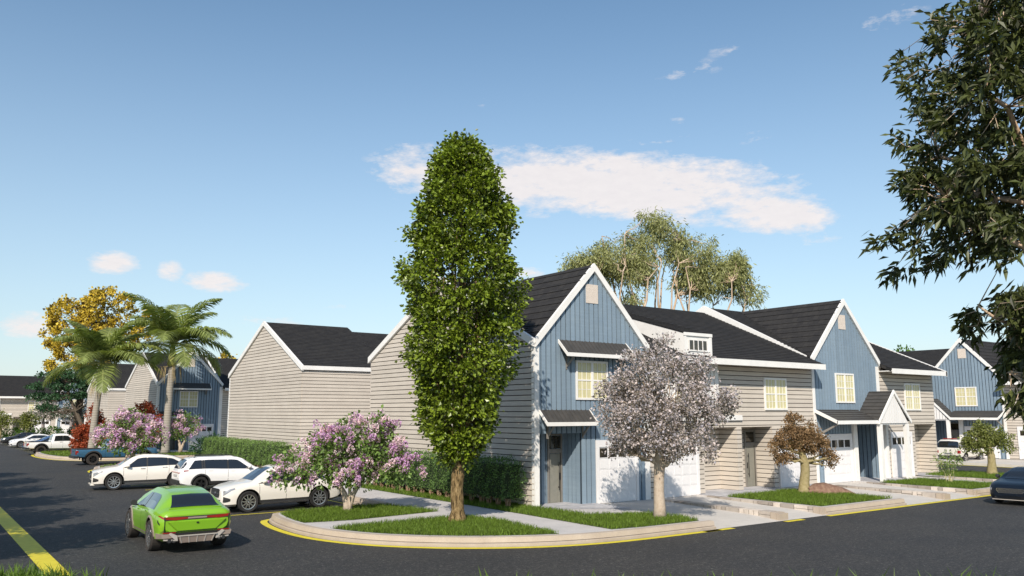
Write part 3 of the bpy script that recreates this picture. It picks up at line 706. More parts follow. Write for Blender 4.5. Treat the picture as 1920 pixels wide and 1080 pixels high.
# columnar tree on the corner
def columnar():
    t = thing('columnar_tree', 'tall columnar green tree with rough brown bark on the corner lawn', 'tree', (14.95, 23.35, KZ), VROT)
    zz = [2.0, 2.5, 3.1, 4.9, 6.5, 8.4, 10.0, 11.2, 12.1, 12.75, 13.1]; rr = [.40, .62, 1.0, 1.52, 1.80, 1.78, 1.50, 1.20, .82, .42, .06]
    n = 860; z = 2.0 + 10.9 * rng.random(n) ** .95; a = rng.random(n) * 2 * math.pi
    lump = 1 + .08 * np.sin(3 * a + z * 1.3) + .09 * np.sin(5 * a - z * 2.3) + .06 * np.sin(2.6 * z)
    r = np.interp(z, zz, rr) * lump * (.42 + .58 * np.sqrt(rng.random(n))) * np.where(rng.random(n) < .06, 1.13, 1.0)
    C = np.c_[np.cos(a) * r + .06 * (z / 13), np.sin(a) * r, z]
    out = np.c_[np.cos(a), np.sin(a), np.full(n, .35)]
    b = MB(); tr = []; ra = []
    for k in range(15):
        zk = k * .22; tr.append((-.02 + .02 * math.sin(k), .015 * math.cos(k * 1.7), zk - .05)); ra.append((.35 if k == 0 else .285 if k == 1 else .222 + .012 * math.sin(k * 2.1)) * (1 - .012 * k) + (.05 if k > 12 else 0))
    b.tube(tr, ra, 18)
    for k in range(14):      # ascending main stems hugging the axis
        a0 = 2 * math.pi * k / 14; top = rng.uniform(6.5, 12.2); rt = np.interp(top, zz, rr) * .7
        pts = [(math.cos(a0) * .14, math.sin(a0) * .14, 2.5)] + [(math.cos(a0 + .2 * math.sin(q)) * np.interp(2.7 + (top - 2.7) * q, zz, rr) * .55, math.sin(a0 + .2 * math.sin(q)) * np.interp(2.7 + (top - 2.7) * q, zz, rr) * .55, 2.7 + (top - 2.7) * q) for q in (.1, .25, .5, .75, 1)]
        b.tube(pts, [.085, .075, .06, .045, .03, .012], 6, cap=False)
    b.tube([(0, 0, 2.8), (.05, 0, 7), (.06, 0, 12.7)], [.16, .09, .01], 8, cap=False)
    b.build('trunk', M_bark, t)
    tw = MB()
    for c in C[:170]:
        f = .45; p0 = (c[0] * f, c[1] * f, max(2.4, c[2] - 1.0)); tw.tube(bend_path(p0, c + np.array([c[0] * .08, c[1] * .08, .12]), -.05, 4, .04), [.02, .016, .012, .008, .004], 4, cap=False)
    for sx_, sy_ in ((-.75, -.1), (.62, -.15), (-.5, .2)): tw.tube([(sx_ * .25, sy_, 2.15), (sx_ * .7, sy_, 2.25), (sx_, sy_, 2.62)], [.035, .025, .01], 5, cap=False)
    tw.build('twigs', M_barkgrey, t)
    foliage('foliage', C, out, 64, .25, .138, .102, L_col, t, droop=.25, outw=.55, jitter=.3, fold=.16)
columnar()
CW = (math.cos(VROT), math.sin(VROT))
# pale blossom tree
plant('blossom_tree', 'pale grey-white blossom tree in front of the nearest blue house', 'tree', (21.0, 20.15, KZ),
      [(0, 0, -.05), (.02, 0, .35), (.0, 0, .9), (.02, 0, 1.35), (.05, .0, 1.75), (.1, 0, 2.6), (.18, 0, 3.6)], [.25, .20, .175, .175, .19, .14, .06], M_barkpale,
      [(.25, 0, 3.35, 1.75, 1.7, 1.25), (-.55, 0, 3.2, 1.35, 1.5, 1.0), (.1, 0, 4.6, 1.5, 1.4, 1.1), (1.6, .1, 3.95, 1.05, 1.1, .75), (-1.0, .1, 4.35, .95, 1.0, .75), (.35, 0, 5.45, .75, .8, .65), (-.85, .1, 5.0, .6, .7, .55), (.9, -.2, 2.35, .95, 1, .55), (1.35, 0, 5.1, .5, .6, .45), (2.15, 0, 3.75, .55, .7, .45), (-1.75, 0, 3.75, .5, .6, .5), (-.9, 0, 2.6, .8, .9, .45)],
      360, 88, .235, .085, .068, [L_blossom, L_blossomd, L_gapshade], [.60, .26, .14], outw=.5, nlimb=90, shell=.62, sides=14, r0=.5, sag=-.02, lo=.55, leafname='blossom')
# gnarled rust tree and the root rock beside it
plant('gnarled_tree', 'small gnarled tree with rust-brown leaves on the walled front lawn', 'tree', (32.55, 22.45, KZ),
      [(0, 0, -.05), (.02, 0, .15), (.06, .05, .5), (.12, .03, .95), (.1, 0, 1.35), (.0, 0, 1.75), (-.12, 0, 2.2), (-.2, 0, 2.7)], [.34, .25, .215, .2, .19, .15, .10, .04], M_barkgreen,
      [(-.35, 0, 2.35, .8, .7, .5), (.35, 0, 2.25, .75, .7, .45), (-1.0, 0, 1.95, .55, .5, .32), (-.75, 0, 1.5, .4, .4, .22), (.9, 0, 1.95, .5, .45, .3), (1.22, 0, 1.5, .36, .35, .3), (-.25, 0, 3.0, .38, .4, .4), (-.3, 0, 3.4, .2, .2, .2), (.45, .1, 2.75, .4, .4, .28), (-.75, 0, 2.7, .35, .35, .25)],
      205, 54, .15, .085, .056, L_rust, outw=.45, nlimb=46, shell=.45, sides=12, r0=.45, sag=.03, lo=.45)
rk = MB(); seg = 14; rings = []
prof = [(-.75, .30), (-.45, .42), (-.1, .46), (.3, .40), (.65, .30), (1.0, .18), (1.22, .05)]
for x, h in prof:
    base = len(rk.v); w = h * 1.05
    for k in range(seg + 1):
        a = math.pi * k / seg; j = 1 + .14 * math.sin(3.1 * k + x * 9)
        rk.v.append((x + .04 * math.sin(k * 2), -math.cos(a) * w * j, math.sin(a) * h * j - .03))
    rings.append(base)
for a, c in zip(rings, rings[1:]):
    for k in range(seg): rk.f.append([a + k, c + k, c + k + 1, a + k + 1]); rk.m.append(0); rk.sm.append(True)
o = rk.build('rock', mat('root_rock', (.16, .085, .06), .9, var=(.25, .16, .11), nscale=7, bump=1, bscale=14)); o.location = (33.15, 21.75, KZ); o.rotation_euler = (0, 0, VROT - .15)
tag(o, 'reddish brown rock lying at the foot of the gnarled tree', 'rock')
# green bonsai-like tree, sapling
plant('bonsai_tree', 'small gnarled green tree on the lawn behind the navy car', 'tree', (50.9, 22.6, KZ),
      [(0, 0, -.05), (.0, 0, .2), (.03, 0, .7), (.03, 0, 1.1), (-.1, 0, 1.6), (-.25, 0, 2.2)], [.36, .27, .21, .2, .13, .05], M_barkgreen,
      [(-.7, 0, 2.0, .75, .6, .42), (.1, 0, 2.25, .7, .6, .45), (.75, 0, 1.95, .6, .5, .38), (-1.15, 0, 1.7, .45, .4, .3), (1.1, 0, 1.65, .35, .35, .28), (-.35, 0, 2.65, .38, .4, .3), (-.4, 0, 1.45, .4, .4, .22)],
      170, 40, .18, .11, .07, L_olive, outw=.45, nlimb=36, shell=.45, sides=10, r0=.45, sag=.03, lo=.45)
def sapling(label, loc, h, n):
    t = thing('sapling', label, 'sapling', loc, VROT); b = MB(); C = []
    for k in range(n):
        a = 2 * math.pi * k / n; e = Vector((math.cos(a) * .28 * h, math.sin(a) * .28 * h, h * rng.uniform(.75, 1)))
        s0 = Vector(((k % 3 - 1) * .12, (k // 3) * .08, -.02)); P = bend_path(s0, e, .0, 5, .02); b.tube(P, [.024, .02, .016, .012, .008, .004], 5, cap=False); C += [P[3], P[4], P[5]]
    b.build('stem', mat('pale_stem', (.45, .40, .22), .7), t)
    C = np.array([tuple(c) for c in C]); foliage('foliage', C, np.tile([0, 0, .3], (len(C), 1)), 26, .24, .15, .05, L_sap, t, droop=.2, outw=.6)
sapling('thin leafy sapling with pale stems on the lawn beside the grey end house', (43.3, 21.3, KZ), 1.5, 6)
# flowering lilacs
def lilac(label, loc, ell, stems, ncl, nfl, L=.13, fr=(.11, .24), group='purple lilac bushes', npet=46, pl=.05):
    t = thing('lilac_bush', label, 'bush', loc, VROT, group)
    C, out = in_ell(ell, ncl, .4); b = MB()
    for st, r in stems: b.tube(st, r, 9)
    flat_t = [p for st, r in stems for p in st[2:]]; flat_r = [q for st, r in stems for q in r[2:]]
    limbs(b, flat_t, flat_r, C[:40], r0=.4, sag=-.05, lo=0)
    b.build('trunk', M_barkpale, t)
    foliage('foliage', C, out, 17, .28, L, L * .68, L_lilacg, t, outw=.6, droop=.15, fold=.15)
    FC, fo = in_ell(ell, nfl, .86); keep = (fo[:, 2] > -.55); FC, fo = FC[keep], fo[keep]
    sub = np.repeat(np.arange(len(FC)), 3); hd = FC[sub] + rng.normal(size=(len(sub), 3)) * .13; ho = fo[sub]
    k = np.repeat(np.arange(len(hd)), npet); N = len(k)
    ax = ho[k] * .5 + np.array([0, 0, .5]); ax /= np.linalg.norm(ax, axis=1)[:, None]
    s = rng.random(N); d = rnd_dirs(N); d -= ax * (d * ax).sum(1)[:, None]; d /= np.linalg.norm(d, axis=1)[:, None] + 1e-6
    rad = fr[0] * (1 - .75 * s) * np.sqrt(rng.random(N) * .5 + .5)
    P = hd[k] + ax * (s * fr[1] - fr[1] * .3)[:, None] + d * rad[:, None]
    pale = (rng.random(len(hd)) < .44)[k]
    mi = np.where(rng.random(N) < .2, ~pale, pale).astype(int)
    leaf_mesh('flowers', P, d + ax * .4, pl, pl * .9, [L_lilac, L_lilacw], t, mi)
lilac('purple lilac bush on the corner lawn beside the nearest white car', (13.3, 28.2, KZ),
      [(-1.4, 0, 1.75, 1.05, 1.0, .62), (-.1, 0, 2.1, 1.25, 1.2, .85), (1.15, 0, 1.9, 1.05, 1.0, .75), (.55, 0, 2.75, .85, .8, .55), (-.55, 0, 2.55, .75, .7, .5), (-2.1, -.1, 1.35, .6, .6, .36), (1.9, 0, 1.55, .65, .65, .5), (.1, 0, 1.35, .9, .8, .4), (-1.2, 0, 1.25, .7, .7, .35), (1.2, .1, 3.0, .4, .4, .3)],
      [([(0, 0, -.05), (-.02, 0, .25), (-.1, 0, .6), (-.35, 0, 1.0), (-.7, 0, 1.5)], [.17, .12, .105, .085, .05]), ([(.05, .05, -.05), (.1, .05, .25), (.2, .05, .6), (.42, .05, 1.0), (.7, 0, 1.6)], [.12, .10, .09, .08, .05]), ([(.1, -.05, 0), (.1, 0, .3), (.08, 0, .8), (.1, 0, 1.4), (.1, 0, 2.0)], [.08, .07, .06, .05, .03])],
      290, 158, L=.15, fr=(.13, .26), npet=58, pl=.066)
lilac('purple lilac bush on the rounded island behind the parked white cars', (12.7, 61.3, KZ),
      [(-1.2, 0, 2.0, 1.1, 1.0, .75), (.1, 0, 2.5, 1.3, 1.2, 1.0), (1.2, 0, 2.1, 1.1, 1.0, .85), (0, 0, 1.4, 1.2, 1.0, .6), (-.2, 0, 3.2, .7, .7, .45)],
      [([(0, 0, -.05), (.02, 0, .4), (-.1, 0, .8), (-.4, 0, 1.4)], [.26, .19, .15, .06]), ([(.05, 0, 0), (.15, 0, .4), (.3, 0, .9), (.6, 0, 1.5)], [.16, .14, .11, .06])],
      170, 115, L=.17, fr=(.17, .30), npet=30, pl=.11)
lilac('smaller pale purple lilac right of the right palm trunk', (20.1, 76.9, KZ),
      [(-.5, 0, 2.0, 1.0, .9, .9), (.6, 0, 2.2, .95, .9, .95), (0, 0, 2.9, .8, .8, .6)],
      [([(0, 0, -.05), (.02, 0, .5), (-.1, 0, .9), (-.3, 0, 1.4)], [.17, .14, .12, .06]), ([(.05, 0, 0), (.15, 0, .5), (.3, 0, .9), (.5, 0, 1.5)], [.13, .12, .10, .06])],
      90, 60, L=.17, fr=(.17, .26), npet=26, pl=.11)
# palms
def palm(label, loc, H, r0, fr, nfr, seed, lean=0):
    g = np.random.default_rng(seed)
    t = thing('palm_tree', label, 'palm', loc, VROT, 'palms beside the parking')
    b = MB(); n = 16; b.tube([(lean * (k / n) ** 2, 0, H * .80 * k / n - .05) for k in range(n + 1)], [r0 * (1.25 if k == 0 else 1.0 - .28 * k / n) for k in range(n + 1)], 12); b.build('trunk', M_palmbark, t)
    b = MB(); z0 = H * .79; b.tube([(lean, 0, z0), (lean, 0, z0 + .25), (lean, 0, z0 + .9), (lean, 0, H)], [r0 * .9, r0 * 1.15, r0 * .85, r0 * .45], 12); b.build('crownshaft', M_shaft, t)
    top = Vector((lean, 0, H - .15))
    for i in range(nfr):
        a = 2 * math.pi * (i * .381966 + .03 * g.random()) ; e0 = R([76, 48, 28, 62, 8, 38][i % 6] + g.uniform(-7, 7)); Lf = fr * g.uniform(1.0, 1.22)
        h = Vector((math.cos(a), math.sin(a), 0)); N = 30; pts = []; p = top.copy(); el = e0
        for k in range(N + 1):
            pts.append(p.copy()); p = p + (h * math.cos(el) + Vector((0, 0, math.sin(el)))) * (Lf / N); el -= R(1.6 + 2.6 * k / N) * (1.0 if e0 < 1 else .85)
        b = MB(); b.tube(pts[::3], np.linspace(.045, .008, len(pts[::3])), 5, m=1, cap=False)
        for k in range(4, N + 1):
            s = k / N; ll = Lf * .31 * (math.sin(math.pi * min(1, .18 + .80 * s)) ** .8) + .05
            tang = (pts[k] - pts[k - 1]).normalized(); side = tang.cross(Vector((0, 0, 1))); side = side.normalized() if side.length > .05 else h.cross(Vector((0, 0, 1)))
            upn = side.cross(tang)
            for q in (0, .33, .66):
              for sg in (-1, 1):
                w = .068; lift = g.uniform(.0, .34) - .05 - .22 * s; dr = (side * sg * .82 + tang * (.42 + .35 * s) + upn * lift).normalized()
                base = pts[k - 1].lerp(pts[k], q); mid = base + dr * ll * .55; tip = base + dr * ll + Vector((0, 0, -ll * g.uniform(.16, .34)))
                b.poly([base - tang * w * .5, mid - tang * w, tip, mid + tang * w, base + tang * w * .5][:5], 0)
        b.build('frond', [M_frond, M_rachis], t)
    b = MB()
    for i in range(5):
        a = g.random() * 6.28; h = Vector((math.cos(a), math.sin(a), 0)); z0_ = H * .79
        for k in range(7):
            d = h * (.35 + .25 * g.random()) + Vector((g.normal() * .12, g.normal() * .12, 0)); s0 = Vector((lean, 0, z0_)) + h * r0
            b.tube([s0, s0 + d * .7 + Vector((0, 0, -.05)), s0 + d + Vector((0, 0, -.9 - .7 * g.random()))], [.025, .018, .008], 3, cap=False)
    b.build('seed_stalks', M_dry, t)
palm('right palm with a pale ringed trunk in front of the distant blue house', (18.75, 76.4, KZ), 9.55, .36, 5.5, 17, 11, .1)
palm('left palm with a darker trunk rising beside the red-leaved shrub', (13.3, 78.6, KZ), 7.8, .32, 4.9, 16, 5, .35)
# red maples
plant('red_maple', 'red-leaved shrub in front of the left palm trunk', 'shrub', (13.3, 79.6, KZ), [(0, 0, -.05), (.02, 0, .5), (0, 0, 1.2), (.1, 0, 2.2), (.15, 0, 3.2)], [.12, .10, .08, .05, .03], M_barkpale,
      [(0, 0, 1.3, 1.3, 1.1, .6), (-.6, 0, 1.9, .9, .9, .45), (.5, 0, 2.3, .8, .8, .5), (.1, 0, 3.1, .6, .6, .5), (.2, 0, 3.8, .3, .3, .35), (-.5, 0, .8, .9, .8, .35)], 150, 30, .24, .22, .10, L_maple, outw=.5, droop=.2, nlimb=30, group='red-leaved shrubs')
plant('red_maple', 'red-leaved shrub rising behind the large purple lilac', 'shrub', (17.6, 79.0, KZ), [(0, 0, -.05), (.02, 0, .5), (0, 0, 1.2), (.1, 0, 2.2), (.05, 0, 3.2)], [.12, .10, .08, .05, .03], M_barkpale,
      [(0, 0, 2.0, 1.2, 1.1, .8), (.2, 0, 3.1, 1.0, .9, .6), (-.2, 0, 4.0, .55, .55, .5), (.5, 0, 3.6, .4, .4, .3), (0, 0, 1.2, 1.2, 1, .5)], 140, 28, .24, .22, .10, L_maple, outw=.5, droop=.2, nlimb=30, group='red-leaved shrubs')
plant('green_shrub', 'dark green spiky shrub at the left end of the clipped hedge', 'shrub', (19.2, 65.6, .2), [(0, 0, 0), (0, 0, .5), (.1, 0, 1.0)], [.06, .05, .02], M_barkdark,
      [(0, 0, 1.0, .75, .7, .65), (-.6, 0, 1.1, .5, .4, .3), (.4, 0, 1.5, .4, .4, .35), (0, 0, .5, .7, .6, .4)], 70, 24, .26, .22, .07, L_dark, outw=.7, nlimb=20)
# gum trees behind the first terrace
def gum(label, loc, H, spread, ell, ncl, seed, nst=7, ang=0, lo_z=6.5, ox=0.0):
    g = np.random.default_rng(seed); t = thing('gum_tree', label, 'tree', loc, VROT, 'gum trees behind the front terrace')
    C, out = in_ell(ell, ncl, .3, g); b = MB(); nodes = []
    base = [(ox * .5, 0, -.1), (ox * .6 + .05, 0, 2), (ox * .7 - .05, .05, lo_z)]; b.tube(base, [.42, .34, .26], 10)
    for k in range(nst):
        a = 2 * math.pi * k / nst + ang; e = Vector((ox + math.cos(a) * spread * g.uniform(.35, .9), math.sin(a) * spread * .5, H * g.uniform(.78, .95)))
        P = bend_path(base[2], e, g.uniform(-.22, -.06), 8, .028); b.tube(P, np.linspace(.20, .035, 9), 7, cap=False); nodes += [(P[i], .20 - .02 * i) for i in range(3, 9)]
    for c in C[:int(ncl * .8)]:
        c = Vector(c); p, r = min(nodes, key=lambda q: (q[0] - c).length + max(0, q[0].z - c.z) * 2)
        b.tube(bend_path(p, c, -.06, 4, .05), np.linspace(max(.035, r * .45), .012, 5), 5, cap=False)
    b.build('trunk', M_bareuc, t)
    foliage('foliage', C, out, 115, .55, .30, .075, L_euc, t, droop=.75, outw=.35, jitter=.4, flat=1.15)
e_all = {}
gum('pale stemmed gum tree with the tallest crown, rising behind the grey houses', (46.4, 44.7, 0), 18.6, 5.2,
    [(.5, 0, 17.2, 2.2, 2, 1.6), (-2.2, 0, 16.2, 2.0, 2, 1.5), (2.9, 0, 16.4, 2.0, 2, 1.4), (-4.2, 0, 14.6, 1.8, 1.7, 1.1), (.1, 0, 18.7, 1.1, 1.1, .7), (3.6, 0, 14.6, 1.6, 1.5, 1.2)], 125, 3, nst=9)
gum('gum tree with spreading pale stems leaning right above the dark ridge', (50.2, 42.0, 0), 15.8, 5.0,
    [(.2, 0, 14.2, 2.4, 2, 1.5), (1.6, 0, 14.8, 1.4, 1.5, 1.0), (2.6, 0, 13.2, .9, 1.2, .6), (-1.6, 0, 14.2, 1.3, 1.3, .8), (3.2, 0, 12.9, .7, .8, .5), (2.3, 0, 15.3, 1.1, 1, .7)], 110, 9, ang=.5, lo_z=5.5)
gum('gum tree whose low crown shows over the nearest blue gable roof', (41.0, 47.0, 0), 15.6, 5.2,
    [(.6, 0, 15.0, 1.7, 1.5, .8), (2.6, 0, 15.6, 1.9, 1.7, 1.1), (4.4, 0, 14.6, 1.5, 1.5, 1.1), (-.9, 0, 14.5, 1.0, 1.0, .6), (4.2, 0, 12.2, .9, .9, .5)], 85, 21, ang=1.1, lo_z=6, ox=3.0)
# distant trees at the end of the street
plant('yellow_tree', 'tall yellow-leaved tree behind the left palm', 'tree', (19.5, 128, 0), [(0, 0, 0), (.2, 0, 4), (.5, 0, 8), (1.5, 0, 12), (2.5, 0, 16)], [.6, .5, .42, .3, .15], M_barkdark,
      [(3.4, 0, 18.5, 3.4, 2.8, 2.4), (-2.6, 0, 17.4, 2.4, 2.2, 2.2), (-3.6, 0, 14.6, 2.0, 1.8, 1.7), (1.2, 0, 15.4, 2.6, 2.2, 1.8), (4.6, 0, 14.4, 2.0, 2, 1.8), (-1.4, 0, 12.6, 2.2, 1.9, 1.6), (-3.2, 0, 10.2, 1.7, 1.5, 1.6), (9.3, 0, 16.6, 1.8, 1.6, 1.2), (7.2, 0, 14.2, 2.0, 1.8, 1.4), (1.5, 0, 11.0, 2.4, 2, 1.5), (20.0, 0, 11.2, 1.0, .8, .6)],
      270, 66, .46, .36, .27, [L_yellow, L_ydark], [.86, .14], outw=.4, nlimb=110, shell=.68, r0=.4)
plant('spreading_tree', 'dark green spreading tree with layered boughs before the far grey houses', 'tree', (18, 126, 0), [(2.6, 0, 0), (2.2, 0, 2), (1.2, 0, 4), (0, 0, 6), (-.6, 0, 8)], [.4, .32, .24, .18, .08], M_barkdark,
      [(-1.4, 0, 8.6, 2.4, 2, .7), (1.6, 0, 8.9, 2.4, 2, .7), (-3.0, 0, 7.2, 2.2, 2, .5), (.4, 0, 7.3, 2.4, 2, .5), (3.6, 0, 7.4, 2.0, 2, .6), (-3.6, 0, 5.9, 1.8, 1.6, .4), (-.8, 0, 5.9, 2.0, 1.8, .4), (-2.2, 0, 4.5, 1.5, 1.4, .35), (2.4, 0, 6.2, 1.6, 1.5, .4)],
      190, 44, .42, .34, .16, L_dark, outw=.4, nlimb=90, shell=.2, flat=.45, lo=.25)
for i, (px, py, h, lab) in enumerate(((14.0, 131.2, 3.2, 'small green tree with a forked trunk before the far grey house'), (10.9, 131.6, 3.2, 'small green tree at the left picture edge before the far house'))):
    plant('small_tree', lab, 'tree', (px, py, .2), [(0, 0, 0), (.05, 0, .6), (.1, 0, 1.2), (0, 0, 2)], [.22, .17, .14, .06], M_barkgreen,
          [(-.7, 0, 2.3, .9, .8, .6), (.6, 0, 2.4, .9, .8, .6), (0, 0, 3.1, .7, .7, .5), (0, 0, 1.9, .9, .8, .4)], 70, 24, .28, .22, .14, L_olive, nlimb=20, group='small trees along the far pavement')
for i, (px, py, lab) in enumerate(((16.6, 137, 'white flowering tree left of the dark spreading trunk, far end'), (20.0, 135.5, 'white flowering tree right of the dark spreading trunk, far end'))):
    plant('flowering_tree', lab, 'tree', (px, py, .2), [(0, 0, 0), (.05, 0, 1), (0, 0, 2), (0, 0, 3.4)], [.3, .24, .2, .08], M_barkgrey,
          [(-.9, 0, 3.6, 1.3, 1.2, .6), (.9, 0, 3.7, 1.3, 1.2, .6), (0, 0, 4.4, 1.2, 1.1, .5), (0, 0, 3.1, 1.6, 1.3, .4)], 90, 30, .3, .2, .16, [L_blossom, L_dark], [.55, .45], nlimb=30, group='white flowering trees at the far end')
for i, (px, w, lab, m) in enumerate(((12.2, 2.6, 'low rounded green bushes at the far left edge', L_shrub), (17.0, 2.6, 'low rounded green bushes behind the white pickup cab', L_shrub), (21.0, 1.8, 'darker low bushes behind the white pickup bonnet', L_dark))):
    t = thing('bush', lab, 'bush', (px, 132.5, .2), VROT, 'bushes along the far pavement')
    C, out = in_ell([(-w * .6, 0, .6, w * .55, .8, .75), (w * .1, 0, .7, w * .5, .8, .8), (w * .7, 0, .6, w * .5, .8, .75)], 90, .55)
    foliage('foliage', C, out, 26, .26, .2, .13, m, t, outw=.6)
    b = MB()
    for k in range(6): b.tube([(-w + k * w * .4, 0, 0), (-w + k * w * .4, 0, .6)], [.05, .02], 5)
    b.build('stem', M_hstem, t)
plant('far_tree', 'green treetop showing over the roofs at the right', 'tree', (110, 59.5, 0), [(0, 0, 0), (0, 0, 8), (0, 0, 11)], [.4, .3, .1], M_barkdark, [(0, 0, 11.2, 1.9, 1.6, 1.4), (-1.2, 0, 10.2, 1.6, 1.4, 1.2), (1.2, 0, 10.0, 1.6, 1.5, 1.2)], 60, 30, .5, .4, .25, L_shrub, nlimb=20)
# clipped hedges
def hedge(label, x, y0, y1, w, h, lm, z0=KZ, group='clipped hedges along the blank side walls', lw=.065):
    t = thing('hedge', label, 'hedge', (x, y0, z0), 0, group); Ln = y1 - y0
    n = int(Ln * h * 900 + 1500)
    f = rng.choice(4, n, p=np.array([h * Ln, h * Ln * .25, w * Ln, h * w * 2]) / (h * Ln * 1.25 + w * Ln + h * w * 2))
    u, v = rng.random(n), rng.random(n); zl = .30
    P = np.empty((n, 3)); N = np.zeros((n, 3))
    for k in range(4):
        m = f == k
        if k == 0: P[m] = np.c_[np.full(m.sum(), -w / 2), u[m] * Ln, zl + v[m] * (h - zl)]; N[m] = (-1, 0, .2)
        if k == 1: P[m] = np.c_[np.full(m.sum(), w / 2), u[m] * Ln, zl + v[m] * (h - zl)]; N[m] = (1, 0, .2)
        if k == 2: P[m] = np.c_[(u[m] - .5) * w, v[m] * Ln, np.full(m.sum(), h)]; N[m] = (0, 0, 1)
        if k == 3: P[m] = np.c_[(u[m] - .5) * w, np.where(rng.random(m.sum()) < .6, 0, Ln), zl + v[m] * (h - zl)]; N[m] = (0, -1, .2)
    bump = .07 * np.sin(P[:, 1] * 6.3 + P[:, 2] * 2) + .05 * np.sin(P[:, 2] * 7 + P[:, 1] * 2.1) + .04 * np.sin(P[:, 1] * 13)
    P += N * bump[:, None] + rng.normal(size=(n, 3)) * .045
    leaf_mesh('foliage', P, N * .8 + rnd_dirs(n) * .8, lw * (.7 + .6 * rng.random(n)), lw * .62, lm, t)
    b = MB(); k = 0; y = .25
    c = MB(); c.box(-w / 2 + .10, w / 2 - .10, .1, Ln - .1, .36, h - .1); c.build('dark_core', mat('hedge_inside', (.02, .035, .012), .95), t)  # dark box blocks the view through; its colour stands in for inner shade
    while y < Ln:
        s = MB(); yy = y + rng.normal() * .06
        for q in range(5):
            a = q * 1.257; s.tube([(math.cos(a) * .05 - .12, yy + math.sin(a) * .05, -.05), (math.cos(a) * .07 - .12, yy + math.sin(a) * .07, .14), (math.cos(a) * .11 - .12, yy + math.sin(a) * .13, .5)], [.05, .04, .02], 6, cap=False)
        s.build('stem', M_hstem, t); y += .64
hedge('dark green clipped hedge along the nearest side wall behind the columnar tree', 18.75, 25.3, 37.2, .75, 1.68, L_hedge)
hedge('lighter green clipped hedge along the blank gable behind the parked white cars', 18.65, 48.2, 63.5, .8, 1.62, L_hedge2)
# large tree leaning in from the right, trunk just out of view
def near_tree():
    D0 = 6.5; loc = Vector((math.cos(R(53.7)) * D0, math.sin(R(53.7)) * D0, .1)); t = thing('overhanging_tree', 'large dark tree with long narrow leaves leaning in from the right edge', 'tree', loc, VROT)
    reg = [[(3.6, 7.6), (3.49, 7.15), (3.37, 7.01), (3.43, 6.72), (3.28, 6.4), (3.30, 6.07), (3.14, 5.85), (3.06, 5.53), (3.10, 5.33), (3.25, 5.22), (3.30, 5.02), (3.46, 4.90), (3.58, 4.9), (3.66, 5.1), (3.9, 5.08), (4.1, 5.2), (4.6, 5.3), (6.6, 5.3), (6.8, 6.4), (6.2, 7.9)],
           [(3.60, 4.56), (3.73, 4.66), (3.93, 4.76), (4.5, 4.85), (4.5, 4.44), (3.97, 4.34), (3.82, 4.38), (3.62, 4.46)],
           [(3.75, 4.14), (3.90, 4.24), (4.5, 4.36), (4.5, 4.02), (4.05, 3.95), (3.86, 3.83), (3.72, 3.76), (3.76, 3.9), (3.98, 4.03), (3.84, 4.08)]]
    def inside(p, poly):
        c = False; j = len(poly) - 1
        for i in range(len(poly)):
            if (poly[i][1] > p[1]) != (poly[j][1] > p[1]) and p[0] < (poly[j][0] - poly[i][0]) * (p[1] - poly[i][1]) / (poly[j][1] - poly[i][1]) + poly[i][0]: c = not c
            j = i
        return c
    C = []
    for poly, cnt, dv in zip(reg, (980, 70, 52), (.8, .35, .3)):
        xs = [p[0] for p in poly]; zs = [p[1] for p in poly]; k = 0
        while k < cnt:
            p = (rng.uniform(min(xs), max(xs)), rng.uniform(min(zs), max(zs)))
            if inside(p, poly):
                depth = min(1, (p[0] - 3.0) / 1.0); C.append((p[0], rng.normal() * dv * (.35 + .65 * depth), p[1] - .1)); k += 1
    C = np.array(C) + np.array([.14, 0, 0])
    tr = [(5.5, .2, -.2), (5.45, .15, 1.5), (5.35, .1, 3.0), (5.2, 0, 4.2), (5.05, 0, 5.4), (4.9, 0, 6.6), (4.8, 0, 7.6)]; ra = [.26, .21, .19, .16, .12, .08, .04]
    b = MB(); b.tube(tr, ra, 14)
    nodes = [(Vector(p), r) for p, r in zip(tr[2:], ra[2:])]
    for e, st in (((4.0, .1, 5.45), 4), ((3.75, -.3, 6.2), 4), ((3.7, .4, 5.9), 4), ((3.9, 0, 6.9), 5), ((4.1, .5, 5.6), 4), ((3.95, 0, 4.30), 2), ((3.98, .1, 4.02), 2), ((4.2, -.5, 6.4), 5), ((3.6, .1, 5.45), 3)):
        P = bend_path(tr[st], e, -.04, 7, .04); rr = np.linspace(.055, .016, 8); b.tube(P, rr, 7, cap=False); nodes += [(P[i], rr[i]) for i in range(2, 8)]
    P = bend_path((4.5, 0, 3.95), (3.72, 0, 4.54), .05, 6, .02); b.tube(P, np.linspace(.035, .008, 7), 6, cap=False); nodes += [(q, .015) for q in P[2:]]
    for c in C:
        v = Vector(c); p, r = min(nodes, key=lambda q: (q[0] - v).length); b.tube(bend_path(p, v, .04, 3, .05), np.linspace(min(r * .35, .007), .002, 4), 4, cap=False)
    b.build('trunk', M_bareuc, t)
    # leaves in loose whorls along each twig end
    nl = 36; k = np.repeat(np.arange(len(C)), nl); N = len(k)
    out = C - np.array([4.9, 0, 5.6]); out /= np.linalg.norm(out, axis=1)[:, None]
    back = rng.random(N) * .14
    P = C[k] - out[k] * back[:, None] + rng.normal(size=(N, 3)) * .035
    Dv = out[k] * .55 + rnd_dirs(N) * .8 + np.array([0, 0, -.30])
    leaf_mesh('foliage', P, Dv, .105 * (.65 + .6 * rng.random(N)), .033, L_near, t, fold=.18, bend=.15)
near_tree()

